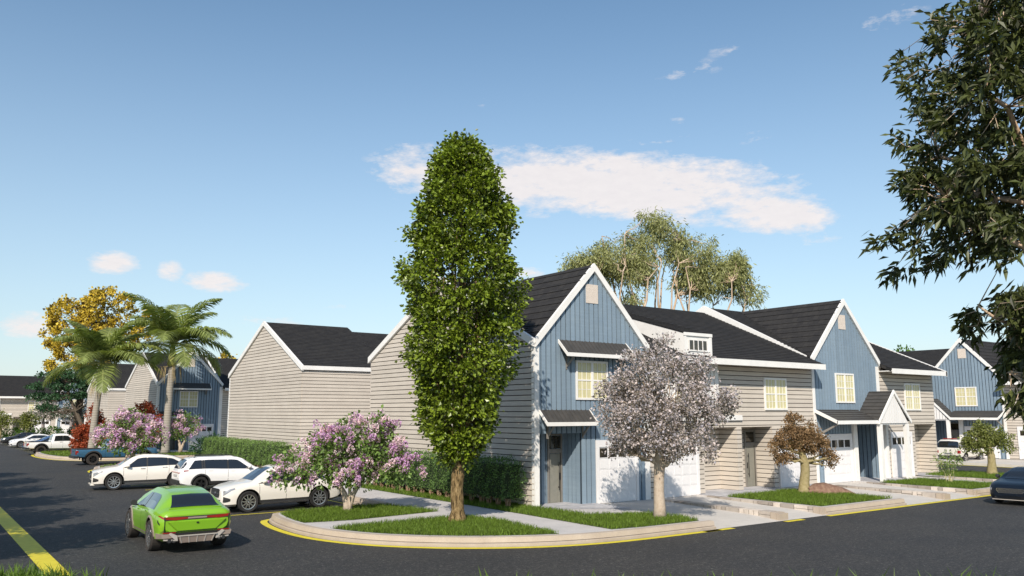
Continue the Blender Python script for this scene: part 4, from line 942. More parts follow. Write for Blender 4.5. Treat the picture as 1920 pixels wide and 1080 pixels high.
# street trees left of the road, outside the picture: their shade lies over the asphalt
for i in range(6):
    plant('street_tree', 'broad green street tree standing left of the road', 'tree', (-3.3 - .5 * (i % 2), 22.5 + 6.0 * i, 0), [(0, 0, 0), (.05, 0, 1.5), (0, 0, 3), (.1, 0, 5)], [.24, .19, .16, .08], M_barkdark,
          [(-.8, 0, 5.4, 1.9, 1.9, 1.5), (.7, .3, 6.2, 1.8, 1.8, 1.6), (0, -.4, 8.2, 1.7, 1.7, 1.6)], 130, 40, .5, .30, .2, L_shrub, nlimb=30, group='street trees left of the road')

# ------------------------------------------------------------------ lawns and grass
def poly_scatter(poly, n):
    P = np.array(poly); lo, hi = P.min(0), P.max(0); out = []
    while sum(map(len, out)) < n:
        q = lo + (hi - lo) * rng.random((n * 2, 2)); c = np.zeros(len(q), bool); j = len(P) - 1
        for i in range(len(P)):
            cond = ((P[i, 1] > q[:, 1]) != (P[j, 1] > q[:, 1])) & (q[:, 0] < (P[j, 0] - P[i, 0]) * (q[:, 1] - P[i, 1]) / (P[j, 1] - P[i, 1] + 1e-12) + P[i, 0]); c ^= cond; j = i
        out.append(q[c])
    return np.concatenate(out)[:n]
def area(poly): return abs(sum(a[0] * b[1] - b[0] * a[1] for a, b in zip(poly, poly[1:] + poly[:1]))) / 2
def blades(name, XY, z, h, w, m, lean=.5):
    n = len(XY); a = rng.random(n) * 6.283; cl = .65 + .35 * np.sin(XY[:, 0] * 5.1 + 1.3 * np.sin(XY[:, 1] * 3.3)) * np.sin(XY[:, 1] * 4.7 + 1.1 * np.sin(XY[:, 0] * 2.9))
    H = h * (.55 + .75 * rng.random(n)) * (.6 + .55 * cl); W_ = w * (.7 + .6 * rng.random(n))
    B = np.c_[XY, np.full(n, z)]; s = np.c_[np.cos(a), np.sin(a), np.zeros(n)] * W_[:, None] * .5
    ln = rng.normal(size=(n, 2)) * lean * h
    T = B + np.c_[ln, H]; Mi = B + np.c_[ln * .25, H * .55]
    V = np.empty((n, 5, 3)); V[:, 0] = B - s; V[:, 1] = B + s; V[:, 2] = Mi + s * .8; V[:, 3] = T; V[:, 4] = Mi - s * .8
    idx = np.arange(n)[:, None] * 5
    F = np.concatenate([idx + np.array([[0, 1, 2, 4]]), idx + np.array([[4, 2, 3, 3]])])
    F3 = np.concatenate([idx + np.array([[0, 1, 2]]), idx + np.array([[0, 2, 4]]), idx + np.array([[4, 2, 3]])])
    return tag(mesh_np(name, V.reshape(-1, 3), F3, m), kind='stuff')
inn = [tuple(p) for p in offset(corner, .42)]
def seg(lo, hi): return [p for p in inn[lo:hi]]
iA = [i for i, p in enumerate(inn) if p[1] > 25.9 and p[0] < 12.3]; iB = [i for i, p in enumerate(inn) if p[1] < 24.4 and p[0] < 15.9]
lawns = {'A': [tuple(p) for i, p in enumerate(inn) if i in iA] + [(12.4, 25.85), (16.0, 26.3), (15.1, 29.2)],
         'B': [tuple(p) for i, p in enumerate(inn) if i in iB] + [(15.95, 19.35), (16.2, 23.0), (16.0, 24.35), (14.5, 24.5)],
         'C': [(17.95, 37.5), (17.95, 24), (17.85, 19.15), (19.0, 18.98), (21.6, 18.93), (21.75, 19.6), (21.6, 21.2), (19.65, 22.2), (19.55, 24.5), (19.4, 37.5)],
         'D': [(28.6, 18.98), (33.6, 18.98), (33.6, 23.6), (32, 23.6), (28.6, 23.5)],
         'E': [(40.6, 18.98), (44.4, 18.98), (44.4, 23.4), (40.6, 23.5)],
         'F': [(47.6, 18.98), (51.8, 18.98), (51.8, 25.5), (47.6, 24.8)],
         'G': [tuple(p) for p in offset(isl2, .45)][6:-6] + [(15.4, 57.8), (15.4, 64.2)],
         'H': [tuple(p) for p in offset(k3, .45)][8:] + [(21.7, 78), (15.6, 80), (15.6, 87)],
         'K': [(17.8, 46), (17.8, 64), (19.3, 64), (19.3, 46)]}
for k, poly in lawns.items():
    flat('lawn', poly, KZ + .004, M_soil)
    far = k in 'GHK'
    n = int(area(poly) * {'A': 900, 'B': 900, 'C': 700, 'D': 620, 'E': 500, 'F': 420}.get(k, 60))
    XY = poly_scatter(poly, n) + rng.normal(size=(n, 2)) * .035
    blades('grass', XY, KZ, .135 if not far else .12, .016 if not far else .05, M_blade)
# tall verge grass below the viewer
XY = np.concatenate([poly_scatter([(1.5, 22.0), (2.3, 21.8), (3.15, 21.2), (3.4, 20.7), (2.6, 20.3), (1.2, 21.0)], 900), poly_scatter([(3.4, 20.6), (3.9, 20.25), (3.7, 19.9), (3.2, 20.2)], 40), poly_scatter([(9.6, 15.75), (13, 13.3), (16.6, 10.75), (20, 8.2), (19.6, 7.7), (9.2, 15.2)], 150)])
blades('verge_grass', XY, .11, .36, .034, M_blade2, lean=.35)

# ------------------------------------------------------------------ cars
def pchip(keys, xs):
    k = np.array(sorted(keys), float); x, y = k[:, 0], k[:, 1]
    h = np.diff(x); d = np.diff(y) / h; m = np.zeros(len(x)); m[0], m[-1] = d[0], d[-1]
    for i in range(1, len(x) - 1):
        if d[i - 1] * d[i] > 0: w1, w2 = 2 * h[i] + h[i - 1], h[i] + 2 * h[i - 1]; m[i] = (w1 + w2) / (w1 / d[i - 1] + w2 / d[i])
    i = np.clip(np.searchsorted(x, xs) - 1, 0, len(h) - 1); t = np.clip((xs - x[i]) / h[i], 0, 1); H = h[i]
    return (1 + 2 * t) * (1 - t) ** 2 * y[i] + t * (1 - t) ** 2 * H * m[i] + t * t * (3 - 2 * t) * y[i + 1] + t * t * (t - 1) * H * m[i + 1]
def paint(name, col, flake=.3, rough=.28): return mat(name, col, rough, coat=.8, spec=.5)
M_glass = mat('car_glass', (.012, .014, .017), .04, spec=.9, coat=.5)
M_tyre = mat('tyre_rubber', (.018, .017, .017), .85)
M_tyred = mat('dusty_tyre', (.035, .029, .025), .9)
M_alloy = mat('alloy_wheel', (.62, .61, .60), .25, metal=.9)
M_dkalloy = mat('dark_wheel', (.025, .025, .027), .35, metal=.5)
M_well = mat('wheel_well', (.008, .008, .008), .95)
M_plast = mat('black_cladding', (.022, .022, .023), .6)
M_chrome = mat('chrome', (.75, .75, .76), .12, metal=1)
M_red = mat('red_lamp', (.26, .018, .014), .15, coat=.6)
M_lamp = mat('clear_lamp', (.30, .31, .33), .08, metal=.3, coat=.6)
M_taupe = mat('taupe_bumper', (.27, .215, .18), .45, coat=.2)
M_seat = mat('seat_fabric', (.05, .045, .04), .8)

class Car:
    NJ = 9
    def __init__(s, name, label, loc, head, P, group=None):
        s.P = P; s.t = thing(name, label, P.get('cat', 'car'), loc, head, group)
        L = P['L']; xs = np.linspace(-L / 2, L / 2, 91)
        ex = [k[0] for q in ('zt', 'zsh', 'w') for k in P[q]]; s.xs = np.array(sorted(set(np.round(np.r_[xs, ex], 3))))
        s.zb, s.w, s.zs, s.zt, s.wr = (pchip(P[k], s.xs) for k in ('zb', 'w', 'zsh', 'zt', 'wr'))
        s.body()
    def ring(s, zb, w, zs, zt, wr):
        h = max(zt - zs, 0.0); r = min(1, h / .35)
        y6 = wr + .07 * r + (w * .95 - wr) * .25 * (1 - r); y7 = wr * .90
        return [(0, zb), (.80 * w, zb), (.955 * w, zb + .09), (w, zb + .48 * (zs - zb)), (.985 * w, zs - .09), (.94 * w, zs), (y6, zs + h * .76), (y7, zs + h * .95), (0, zt)]
    def at(s, x): 
        i = lambda a: float(np.interp(x, s.xs, a)); return s.ring(i(s.zb), i(s.w), i(s.zs), i(s.zt), i(s.wr))
    def pt(s, x, j, off=.006):
        """surface point at station x, ring parameter j (float), right/left by sign in caller, pushed out"""
        R_ = s.at(x); j0 = int(min(j, s.NJ - 2)); f = j - j0; a, b = R_[j0], R_[j0 + 1]
        y, z = a[0] + (b[0] - a[0]) * f, a[1] + (b[1] - a[1]) * f
        n = (b[1] - a[1], -(b[0] - a[0])); l = math.hypot(*n) + 1e-9
        return y + n[0] / l * off, z + n[1] / l * off
    def body(s):
        P = s.P; V = []; F = []
        full = []
        for i in range(len(s.xs)):
            r = s.ring(s.zb[i], s.w[i], s.zs[i], s.zt[i], s.wr[i]); pts = [(s.xs[i], -y, z) for y, z in r] + [(s.xs[i], y, z) for y, z in r[-2:0:-1]]
            full.append(len(V)); V += pts
        n = 2 * s.NJ - 2
        for a, b in zip(full, full[1:]):
            for k in range(n): j = (k + 1) % n; F.append([a + k, b + k, b + j, a + j])
        F.append([full[0] + k for k in range(n)]); F.append([full[-1] + k for k in range(n)][::-1])
        me = bpy.data.meshes.new('body'); me.from_pydata(V, [], F); me.materials.append(P['paint']); me.materials.append(M_well)
        me.polygons.foreach_set('use_smooth', [True] * len(F)); me.update()
        bm = bmesh.new(); bm.from_mesh(me); bmesh.ops.recalc_face_normals(bm, faces=bm.faces); bm.to_mesh(me); bm.free()
        ob = bpy.data.objects.new('body', me); COL.objects.link(ob)
        # wheel openings cut with a boolean, then the result is kept as the body mesh
        c = MB(); r = P['wr_'] + P.get('arch', .065); W_ = max(s.w)
        for x in P['axles']:
            for sg in (-1, 1):
                y0, y1 = sg * (W_ - .34), sg * (W_ + .3); N = 28
                A = [(x + math.cos(2 * math.pi * k / N) * r, y0, P['wr_'] + .02 + math.sin(2 * math.pi * k / N) * r) for k in range(N)]
                c.prism(A, [(p[0], y1, p[2]) for p in A], 1)
        cut = c.build('wheel_cut', [P['paint'], M_well]); bm = bmesh.new(); bm.from_mesh(cut.data); bmesh.ops.recalc_face_normals(bm, faces=bm.faces); bm.to_mesh(cut.data); bm.free()
        md = ob.modifiers.new('cut', 'BOOLEAN'); md.operation = 'DIFFERENCE'; md.solver = 'EXACT'; md.object = cut
        dg = bpy.context.evaluated_depsgraph_get(); nm = bpy.data.meshes.new_from_object(ob.evaluated_get(dg)); ob.modifiers.clear(); ob.data = nm
        nm.set_sharp_from_angle(angle=R(32)); bpy.data.objects.remove(cut)
        ob.parent = s.t; s.bodyob = ob
        for x in P['axles']:
            for sg in (-1, 1): s.wheel(x, sg)
    def wheel(s, x, sg):
        P = s.P; r, tw = P['wr_'], P.get('tw', .25); y0 = sg * (max(s.w) - tw / 2 - P.get('inset', .03)); ir = r * P.get('rim', .68)
        b = MB(); N = 32
        prof = [(ir, -tw / 2 + .02), (r * .93, -tw / 2), (r, -tw / 2 + .045), (r, tw / 2 - .045), (r * .93, tw / 2), (ir, tw / 2 - .02), (ir, -tw / 2 + .02)]
        for k in range(N):
            a0, a1 = 2 * math.pi * k / N, 2 * math.pi * (k + 1) / N
            for (ra, ya), (rb, yb) in zip(prof, prof[1:]):
                b.poly([(ra * math.cos(a0), ya, ra * math.sin(a0)), (ra * math.cos(a1), ya, ra * math.sin(a1)), (rb * math.cos(a1), yb, rb * math.sin(a1)), (rb * math.cos(a0), yb, rb * math.sin(a0))], 0, True)
        w = b.build('wheel', P.get('tyre', M_tyre), s.t); w.location = (x, y0, r)
        b = MB(); yo = sg * (tw / 2 - .03); q = P.get('spokes', 10)
        for k in range(N):
            a0, a1 = 2 * math.pi * k / N, 2 * math.pi * (k + 1) / N
            for (ra, ya), (rb, yb) in (((ir + .004, yo + sg * .02), (ir * .90, yo + sg * .015)), ((ir * .90, yo + sg * .015), (ir * .88, -yo)), ((ir * .16, yo + sg * .012), (0.001, yo + sg * .02))):
                b.poly([(ra * math.cos(a0), ya, ra * math.sin(a0)), (ra * math.cos(a1), ya, ra * math.sin(a1)), (rb * math.cos(a1), yb, rb * math.sin(a1)), (rb * math.cos(a0), yb, rb * math.sin(a0))], 0)
            b.poly([(0, yo - sg * .10, 0), (ir * .9 * math.cos(a0), yo - sg * .10, ir * .9 * math.sin(a0)), (ir * .9 * math.cos(a1), yo - sg * .10, ir * .9 * math.sin(a1))], 1)
        for k in range(q):
            a = 2 * math.pi * k / q + .1; ca, sa = math.cos(a), math.sin(a); wa, wb = ir * (.10 if q > 6 else .17), ir * (.055 if q > 6 else .12)
            f = lambda rr, ww, yy: (rr * ca - ww * sa, yy, rr * sa + ww * ca)
            A = [f(ir * .12, -wa, yo), f(ir * .92, -wb, yo), f(ir * .92, wb, yo), f(ir * .12, wa, yo)]; B = [(p[0], yo + sg * .018, p[2]) for p in A]; b.prism(A, B)
        o = b.build('rim', [P.get('rimm', M_alloy), M_well], w)
    def strip(s, name, x0, x1, j0, j1, m, sides=(-1, 1), off=.006, nx=10, nj=3, parent=None, shape=None, each=True):
        """panel lying on the body surface between stations and ring parameters; shape(t)->(ja,jb) trims it along x"""
        obs = []
        for sg in sides:
            b = MB()
            g = []
            for i in range(nx + 1):
                x = x0 + (x1 - x0) * i / nx; ja, jb = shape(i / nx) if shape else (j0, j1)
                g.append([(x, sg * s.pt(x, ja + (jb - ja) * k / nj, off)[0], s.pt(x, ja + (jb - ja) * k / nj, off)[1]) for k in range(nj + 1)])
            for i in range(nx):
                for k in range(nj): b.poly([g[i][k], g[i + 1][k], g[i + 1][k + 1], g[i][k + 1]][::sg], 0, True)
            obs.append(b.build(name, m, parent or s.t))
        return obs
    def across(s, name, x0, x1, yf, m, off=.008, nx=8, jlo=6.9, parent=None, inset=.0):
        """windscreen-like panel on top of the body from station x0 to x1, spanning both sides"""
        b = MB(); g = []; ny = 8
        for i in range(nx + 1):
            x = x0 + (x1 - x0) * i / nx; row = []
            for k in range(-ny, ny + 1):
                t = abs(k) / ny; j = 8 - (8 - jlo) * t; y, z = s.pt(x, min(j, 7.999), 0); row.append((x, math.copysign(y, k) * yf if k else 0, z))
            g.append(row)
        # push out along the local normal
        q = []
        for i in range(nx + 1):
            dx = g[min(i + 1, nx)][ny][0] - g[max(i - 1, 0)][ny][0]; dz = g[min(i + 1, nx)][ny][2] - g[max(i - 1, 0)][ny][2]; l = math.hypot(dx, dz); sgn = 1 if dx > 0 else -1
            q.append([(p[0] - sgn * dz / l * off, p[1], p[2] + sgn * dx / l * off + .002) for p in g[i]])
        for i in range(nx):
            for k in range(2 * ny): b.poly([q[i][k], q[i + 1][k], q[i + 1][k + 1], q[i][k + 1]], 0, True)
        return b.build(name, m, parent or s.t)
    def mirrors(s, x, z, m):
        w = float(np.interp(x, s.xs, s.w)) * .95
        for sg in (-1, 1):
            b = MB(); y = sg * (w + .10); n = 8
            b.box(x - .02, x + .03, min(sg * (w - .06), y), max(sg * (w - .06), y), z - .03, z + .01)
            A = [(x - .09 + .02, y + sg * .10 * math.cos(a), z + .06 + .085 * math.sin(a)) for a in np.linspace(0, 2 * math.pi, n, False)]; B = [(x + .09, y + sg * .06 * math.cos(a), z + .06 + .055 * math.sin(a)) for a in np.linspace(0, 2 * math.pi, n, False)]
            b.prism(A, B, 0, True); b.build('wing_mirror', m, s.t)
    def handles(s, xs_, m, j=4.35):
        for x in xs_:
            for sg in (-1, 1):
                b = MB(); y, z = s.pt(x, j, .0); yy = sorted((sg * (y - .01), sg * (y + .028))); b.box(x - .11, x + .11, yy[0], yy[1], z - .016, z + .016); b.build('door_handle', m, s.t)
    def seams(s, xs_, j0=2.2, j1=5.0):
        for x in xs_: s.strip('door_seam', x - .007, x + .007, j0, j1, M_well, off=.0025, nx=1, nj=8)
    def arches(s, wd, m, off=.012):
        P = s.P
        for x in P['axles']:
            for sg in (-1, 1):
                r0 = P['wr_'] + P.get('arch', .065) - .012; b = MB(); N = 16; y0 = max(s.w)
                ring = []
                for k in range(N + 1):
                    a = R(-12 + 204 * k / N); rr = []
                    for q, yo in ((r0, .0), (r0, off + .012), (r0 + wd, off), (r0 + wd, -.06)):
                        xx, zz = x + math.cos(a) * q, P['wr_'] + .02 + math.sin(a) * q
                        yb = s.side_y(xx, zz); rr.append((xx, sg * (yb + yo), zz))
                    ring.append(rr)
                for A, B in zip(ring, ring[1:]):
                    for k in range(3): b.poly([A[k], B[k], B[k + 1], A[k + 1]][::sg], 0, True)
                b.build('wheel_arch_trim', m, s.t)
    def side_y(s, x, z):
        R_ = s.at(np.clip(x, s.xs[0], s.xs[-1])); zz = [p[1] for p in R_[1:7]]; yy = [p[0] for p in R_[1:7]]; return float(np.interp(z, zz, yy))
    def plate(s, name, pts, x, m, dx=.02, parent=None):
        """front/rear mounted flat piece: outline in (y,z) at station x, thickness dx outward"""
        b = MB(); b.prism([(x, y, z) for y, z in pts], [(x + dx, y, z) for y, z in pts]); return b.build(name, m, parent or s.t)
    def bxp(s, name, x0, x1, y0, y1, z0, z1, m, parent=None):
        b = MB(); b.box(x0, x1, y0, y1, z0, z1); return b.build(name, m, parent or s.t)

SUVC = dict(L=4.9, wr_=.40, axles=(-1.42, 1.47), spokes=10, rim=.70,
    zb=[(-2.45, .50), (-2.3, .36), (-1.9, .27), (1.9, .25), (2.3, .24), (2.45, .30)],
    w=[(-2.45, .70), (-2.38, .84), (-2.2, .93), (-1.4, .995), (0, .97), (1.4, .99), (2.0, .95), (2.3, .86), (2.42, .76), (2.45, .70)],
    zsh=[(-2.45, .92), (-2.3, 1.08), (-1.4, 1.12), (0, 1.07), (1.2, 1.04), (1.9, .97), (2.25, .90), (2.45, .82)],
    zt=[(-2.45, .96), (-2.38, 1.12), (-2.22, 1.20), (-1.9, 1.34), (-1.3, 1.58), (-.6, 1.70), (.05, 1.725), (.55, 1.63), (1.0, 1.36), (1.32, 1.15), (1.7, 1.10), (2.1, 1.02), (2.36, .92), (2.45, .84)],
    wr=[(-2.45, .55), (-2.2, .66), (-1.3, .60), (-.4, .62), (.3, .62), (.8, .68), (1.32, .76), (2.1, .62), (2.45, .42)])
def side_glass(c, x0, x1, front_cut, rear_cut, pillars, m=M_glass, jt=5.95, jb=5.06):
    """side windows between the belt and the roof rail with dark pillars standing between them"""
    edges = [x0] + list(pillars) + [x1]
    n = len(edges) - 1
    for i in range(n):
        a, b_ = edges[i] + (.035 if i else 0), edges[i + 1] - (.035 if i < n - 1 else 0)
        def shape(t, i=i, a=a, b_=b_):
            x = a + (b_ - a) * t; top = jt
            if i == n - 1 and x > front_cut: top = jb + (jt - jb) * max(.02, (x1 - x) / (x1 - front_cut))
            if i == 0 and x < rear_cut: top = jb + (jt - jb) * max(.02, (x - x0) / (rear_cut - x0))
            return jb, top
        c.strip('side_window', a, b_, jb, jt, m, shape=shape, nx=8, nj=2, off=.006)
    for p in pillars: c.strip('door_pillar', p - .035, p + .035, jb, jt - .03, M_plast, nx=1, nj=2, off=.004)
def suv_coupe(label, loc, head, pm):
    c = Car('parked_car', label, loc, head, dict(SUVC, paint=pm), 'white cars in the parking bays')
    side_glass(c, -2.02, 1.12, .42, -1.25, (-1.0, -.02))
    c.across('windscreen', 1.25, .50, .93, M_glass, jlo=7.05); c.across('rear_window', -2.16, -1.36, .92, M_glass, jlo=7.05)
    c.across('sunroof', -.95, .28, .80, M_glass, jlo=7.1, off=.004)
    c.mirrors(.88, 1.10, pm); c.handles((-.85, .18), M_chrome); c.seams((-1.05, -.02, 1.06))
    c.strip('sill', -1.02, 1.05, 1.6, 2.35, M_plast, off=.012, nj=2)
    c.bxp('running_board', -.95, .98, -1.0, -.90, .30, .34, M_chrome); c.bxp('running_board', -.95, .98, .90, 1.0, .30, .34, M_chrome)
    for sg in (-1, 1):
        c.strip('headlight', 2.0, 2.40, 4.02, 4.9, M_lamp, sides=(sg,), shape=lambda t: (4.3 - .75 * t, 4.85), off=.010, nx=6)
        c.strip('bumper_vent', 2.16, 2.40, 2.2, 3.1, M_plast, sides=(sg,), shape=lambda t: (2.55 - .25 * t, 2.9 + .5 * t), off=.008, nx=6)
        c.strip('taillight', -2.42, -2.15, 4.1, 4.9, M_red, sides=(sg,), off=.008, nx=4)
    g = c.plate('grille', [(-.42, .58), (.42, .58), (.50, .68), (.48, .86), (.38, .90), (-.38, .90), (-.48, .86), (-.50, .68)], 2.44, M_plast, .035)
    c.bxp('grille_bar', 2.475, 2.49, -.44, .44, .70, .735, M_chrome, g)
    c.plate('grille_badge', [(.07 * math.cos(a), .72 + .07 * math.sin(a)) for a in np.linspace(0, 6.283, 16, False)], 2.475, M_chrome, .025, g)
    c.plate('lower_intake', [(-.55, .36), (.55, .36), (.62, .50), (-.62, .50)], 2.44, M_plast, .03)
    c.bxp('front_lip', 2.30, 2.50, -.72, .72, .255, .295, pm); c.bxp('rear_diffuser', -2.48, -2.32, -.72, .72, .36, .52, M_plast)
    c.plate('number_plate', [(-.26, .80), (.26, .80), (.26, .91), (-.26, .91)], -2.455, M_lamp, -.012)
    return c
M_white1 = paint('pearl_white_paint', (.74, .70, .64)); M_white2 = paint('pure_white_paint', (.80, .79, .79))
suv_coupe('white sloping-roofed car parked nearest, its tail behind the purple lilac', (12.52, 33.1, 0), math.pi, M_white1)
suv_coupe('pearl white sloping-roofed car furthest left of the three white cars', (10.32, 46.0, 0), math.pi - .1, M_white1)
# white family car parked nose-in
FAM = dict(L=4.75, wr_=.355, axles=(-1.38, 1.40), spokes=5, rim=.66, rimm=M_dkalloy, paint=M_white2,
    zb=[(-2.37, .42), (-2.25, .32), (-1.9, .25), (1.9, .24), (2.37, .32)],
    w=[(-2.37, .72), (-2.3, .85), (-2.1, .90), (-1.3, .93), (0, .915), (1.4, .92), (2.0, .86), (2.3, .70), (2.37, .60)],
    zsh=[(-2.37, .92), (-2.25, 1.03), (-1.3, 1.05), (0, 1.0), (1.2, .97), (2.0, .86), (2.37, .70)],
    zt=[(-2.37, .97), (-2.30, 1.10), (-2.2, 1.28), (-1.98, 1.52), (-1.75, 1.62), (-.9, 1.665), (.1, 1.66), (.6, 1.56), (1.05, 1.28), (1.35, 1.08), (1.8, .99), (2.2, .88), (2.37, .76)],
    wr=[(-2.37, .6), (-2.2, .62), (-1.7, .58), (-.4, .59), (.3, .58), (.8, .64), (1.35, .72), (2.1, .6), (2.37, .42)])
c = Car('parked_car', 'white estate-shaped car with red tail lamps and black cladding between two white cars', (13.45, 42.9, 0), -.02, FAM, 'white cars in the parking bays')
side_glass(c, -1.98, 1.18, .45, -1.68, (-1.32, -1.22, -.08))
c.across('windscreen', 1.28, .52, .93, M_glass, jlo=7.05); c.across('rear_window', -2.31, -1.98, .95, M_glass, jlo=6.6)
c.strip('rear_quarter_glass', -2.28, -2.04, 5.3, 6.6, M_glass, shape=lambda t: (5.35 + .5 * t, 6.3 + .3 * t), nx=4)
c.mirrors(.95, 1.05, M_white2); c.handles((-.95, .15), M_white2); c.seams((-1.2, -.08, 1.05))
c.strip('sill', -1.0, 1.0, 1.5, 2.5, M_plast, off=.010, nj=2); c.arches(.07, M_plast)
for sg in (-1, 1):
    c.strip('taillight', -2.355, -1.98, 4.0, 4.95, M_red, sides=(sg,), shape=lambda t: (4.15 + .25 * t, 4.95 - .1 * t), off=.010, nx=6)
    b = MB(); b.tube([(-1.7, sg * .56, 1.60), (-1.6, sg * .57, 1.685), (.1, sg * .57, 1.69), (.3, sg * .56, 1.63)], .017, 6); b.build('roof_rail', M_plast, c.t)
    c.strip('headlight', 1.98, 2.30, 4.1, 4.9, M_lamp, sides=(sg,), off=.008, nx=4)
c.bxp('rear_bumper', -2.44, -2.25, -.74, .74, .34, .56, M_plast); c.bxp('lamp_bar', -2.395, -2.36, -.7, .7, .88, .93, M_red)
c.plate('number_plate', [(-.26, .70), (.26, .70), (.26, .81), (-.26, .81)], -2.385, M_lamp, -.012)
# green car driving away
M_green = paint('lime_green_paint', (.195, .40, .018), rough=.3)
GRN = dict(L=5.1, wr_=.42, axles=(-1.50, 1.50), spokes=5, rim=.72, tw=.31, inset=.0, rimm=M_alloy, tyre=M_tyred, paint=M_green,
    zb=[(-2.55, .58), (-2.42, .50), (-2.1, .30), (2.0, .25), (2.55, .33)],
    w=[(-2.55, .84), (-2.5, .91), (-2.3, .985), (-1.5, 1.03), (-.6, .985), (0, .975), (1.4, .99), (2.1, .93), (2.45, .75), (2.55, .6)],
    zsh=[(-2.55, 1.00), (-2.4, 1.06), (-1.6, 1.10), (0, 1.04), (1.2, 1.0), (2.0, .88), (2.55, .68)],
    zt=[(-2.55, 1.03), (-2.48, 1.13), (-2.3, 1.185), (-2.2, 1.22), (-1.75, 1.50), (-1.3, 1.59), (-.6, 1.635), (.1, 1.62), (.7, 1.48), (1.15, 1.22), (1.45, 1.08), (2.1, .95), (2.45, .80), (2.55, .7)],
    wr=[(-2.55, .72), (-2.3, .74), (-2.1, .66), (-1.6, .57), (-.5, .56), (.3, .56), (.9, .68), (1.45, .78), (2.55, .4)])
c = Car('green_car', 'lime green car driving away on the dark road in the foreground', (6.90, 26.52, 0), R(88.5), GRN)
side_glass(c, -1.62, 1.02, .2, -1.2, (-.15,))
c.across('windscreen', 1.32, .62, .93, M_glass, jlo=7.05); c.across('rear_window', -2.23, -1.72, .98, M_glass, jlo=6.85, off=.012)
c.mirrors(.78, 1.06, M_plast); c.handles((-.75, .35), M_green); c.seams((-1.05, -.05, 1.0)); c.arches(.055, M_taupe)
c.strip('sill', -1.05, 1.05, 1.4, 2.3, M_taupe, off=.014, nj=2)
c.bxp('roof_spoiler', -2.34, -2.14, -.70, .70, 1.175, 1.20, M_green)
for sg in (-1, 1):
    b = MB(); b.prism([(-2.57, sg * .83, .93), (-2.57, sg * .58, .90), (-2.57, sg * .25, .925), (-2.57, sg * .25, .97), (-2.57, sg * .62, .985), (-2.57, sg * .84, 1.0)], [(-2.5, sg * .83, .93), (-2.5, sg * .58, .90), (-2.5, sg * .25, .925), (-2.5, sg * .25, .97), (-2.5, sg * .62, .985), (-2.5, sg * .84, 1.0)]); b.build('taillight', M_red, c.t)
    c.strip('taillight_return', -2.53, -2.30, 4.0, 4.7, M_red, sides=(sg,), shape=lambda t: (4.05 + .2 * t, 4.6 - .15 * t), off=.010, nx=5)
    c.strip('side_vent', -2.44, -2.30, 3.0, 4.0, M_well, sides=(sg,), shape=lambda t: (3.0 + .5 * t, 3.25 + .5 * t), off=.010, nx=4)
    c.strip('wing_vent', 1.05, 1.32, 4.3, 4.8, M_well, sides=(sg,), shape=lambda t: (4.5 - .3 * t, 4.75 - .3 * t), off=.008, nx=3)
    b = MB()
    for dy in (0, .115): b.tube([(-2.62, sg * (.60 + dy), .37), (-2.3, sg * (.60 + dy), .38)], .052, 12)
    b.build('exhaust', M_plast, c.t)
    c.bxp('reflector', -2.575, -2.5, *sorted((sg * .55, sg * .88)), .565, .59, M_red)
c.bxp('lamp_bar', -2.575, -2.5, -.25, .25, .925, .968, M_taupe)
b = MB(); b.prism([(-2.61, -.74, .855), (-2.61, .74, .855), (-2.575, .50, .62), (-2.575, -.50, .62)], [(-2.53, -.80, .875), (-2.53, .80, .875), (-2.53, .54, .60), (-2.53, -.54, .60)]); b.build('tailgate_panel', M_green, c.t)
c.plate('badge', [(-.03, .80), (.03, .80), (.03, .835), (-.03, .835)], -2.612, M_well, -.012)
b = MB()
for sg in (-1, 1): b.box(-2.572, -2.5, *sorted((sg * .845, sg * .853)), .60, .90)
b.box(-2.572, -2.5, -.85, .85, .595, .603); b.build('tailgate_seam', M_well, c.t)
b = MB(); b.box(-2.566, -2.45, -.86, .86, .905, .995); b.build('lamp_trim', M_plast, c.t)
rb = MB(); rb.prism([(-2.60, -.93, .55), (-2.60, .93, .55), (-2.60, .90, .44), (-2.60, -.90, .44)], [(-2.20, -1.0, .55), (-2.20, 1.0, .55), (-2.20, .98, .40), (-2.20, -.98, .40)])
rb = rb.build('rear_bumper', M_taupe, c.t)
df = MB(); df.prism([(-2.62, -.62, .56), (-2.62, .62, .56), (-2.62, .50, .50), (-2.62, -.50, .50)], [(-2.55, -.62, .56), (-2.55, .62, .56), (-2.55, .50, .50), (-2.55, -.50, .50)]); df.build('bumper_slot', M_well, rb)
df = MB(); df.prism([(-2.66, -.50, .485), (-2.66, .50, .485), (-2.60, .42, .30), (-2.60, -.42, .30)], [(-2.40, -.5, .485), (-2.40, .5, .485), (-2.40, .42, .30), (-2.40, -.42, .30)])
M_silver = mat('silver_trim', (.52, .47, .42), .35, metal=.3)
for y in (-.46, -.23, 0, .23, .46): df.prism([(-2.672, y - .012, .49), (-2.672, y + .012, .49), (-2.612, y * .86 + .012, .295), (-2.612, y * .86 - .012, .295)], [(-2.62, y - .012, .49), (-2.62, y + .012, .49), (-2.57, y * .86 + .012, .295), (-2.57, y * .86 - .012, .295)], 1)
df.prism([(-2.675, -.52, .505), (-2.675, .52, .505), (-2.675, .51, .478), (-2.675, -.51, .478)], [(-2.6, -.52, .505), (-2.6, .52, .505), (-2.6, .51, .478), (-2.6, -.51, .478)], 1)
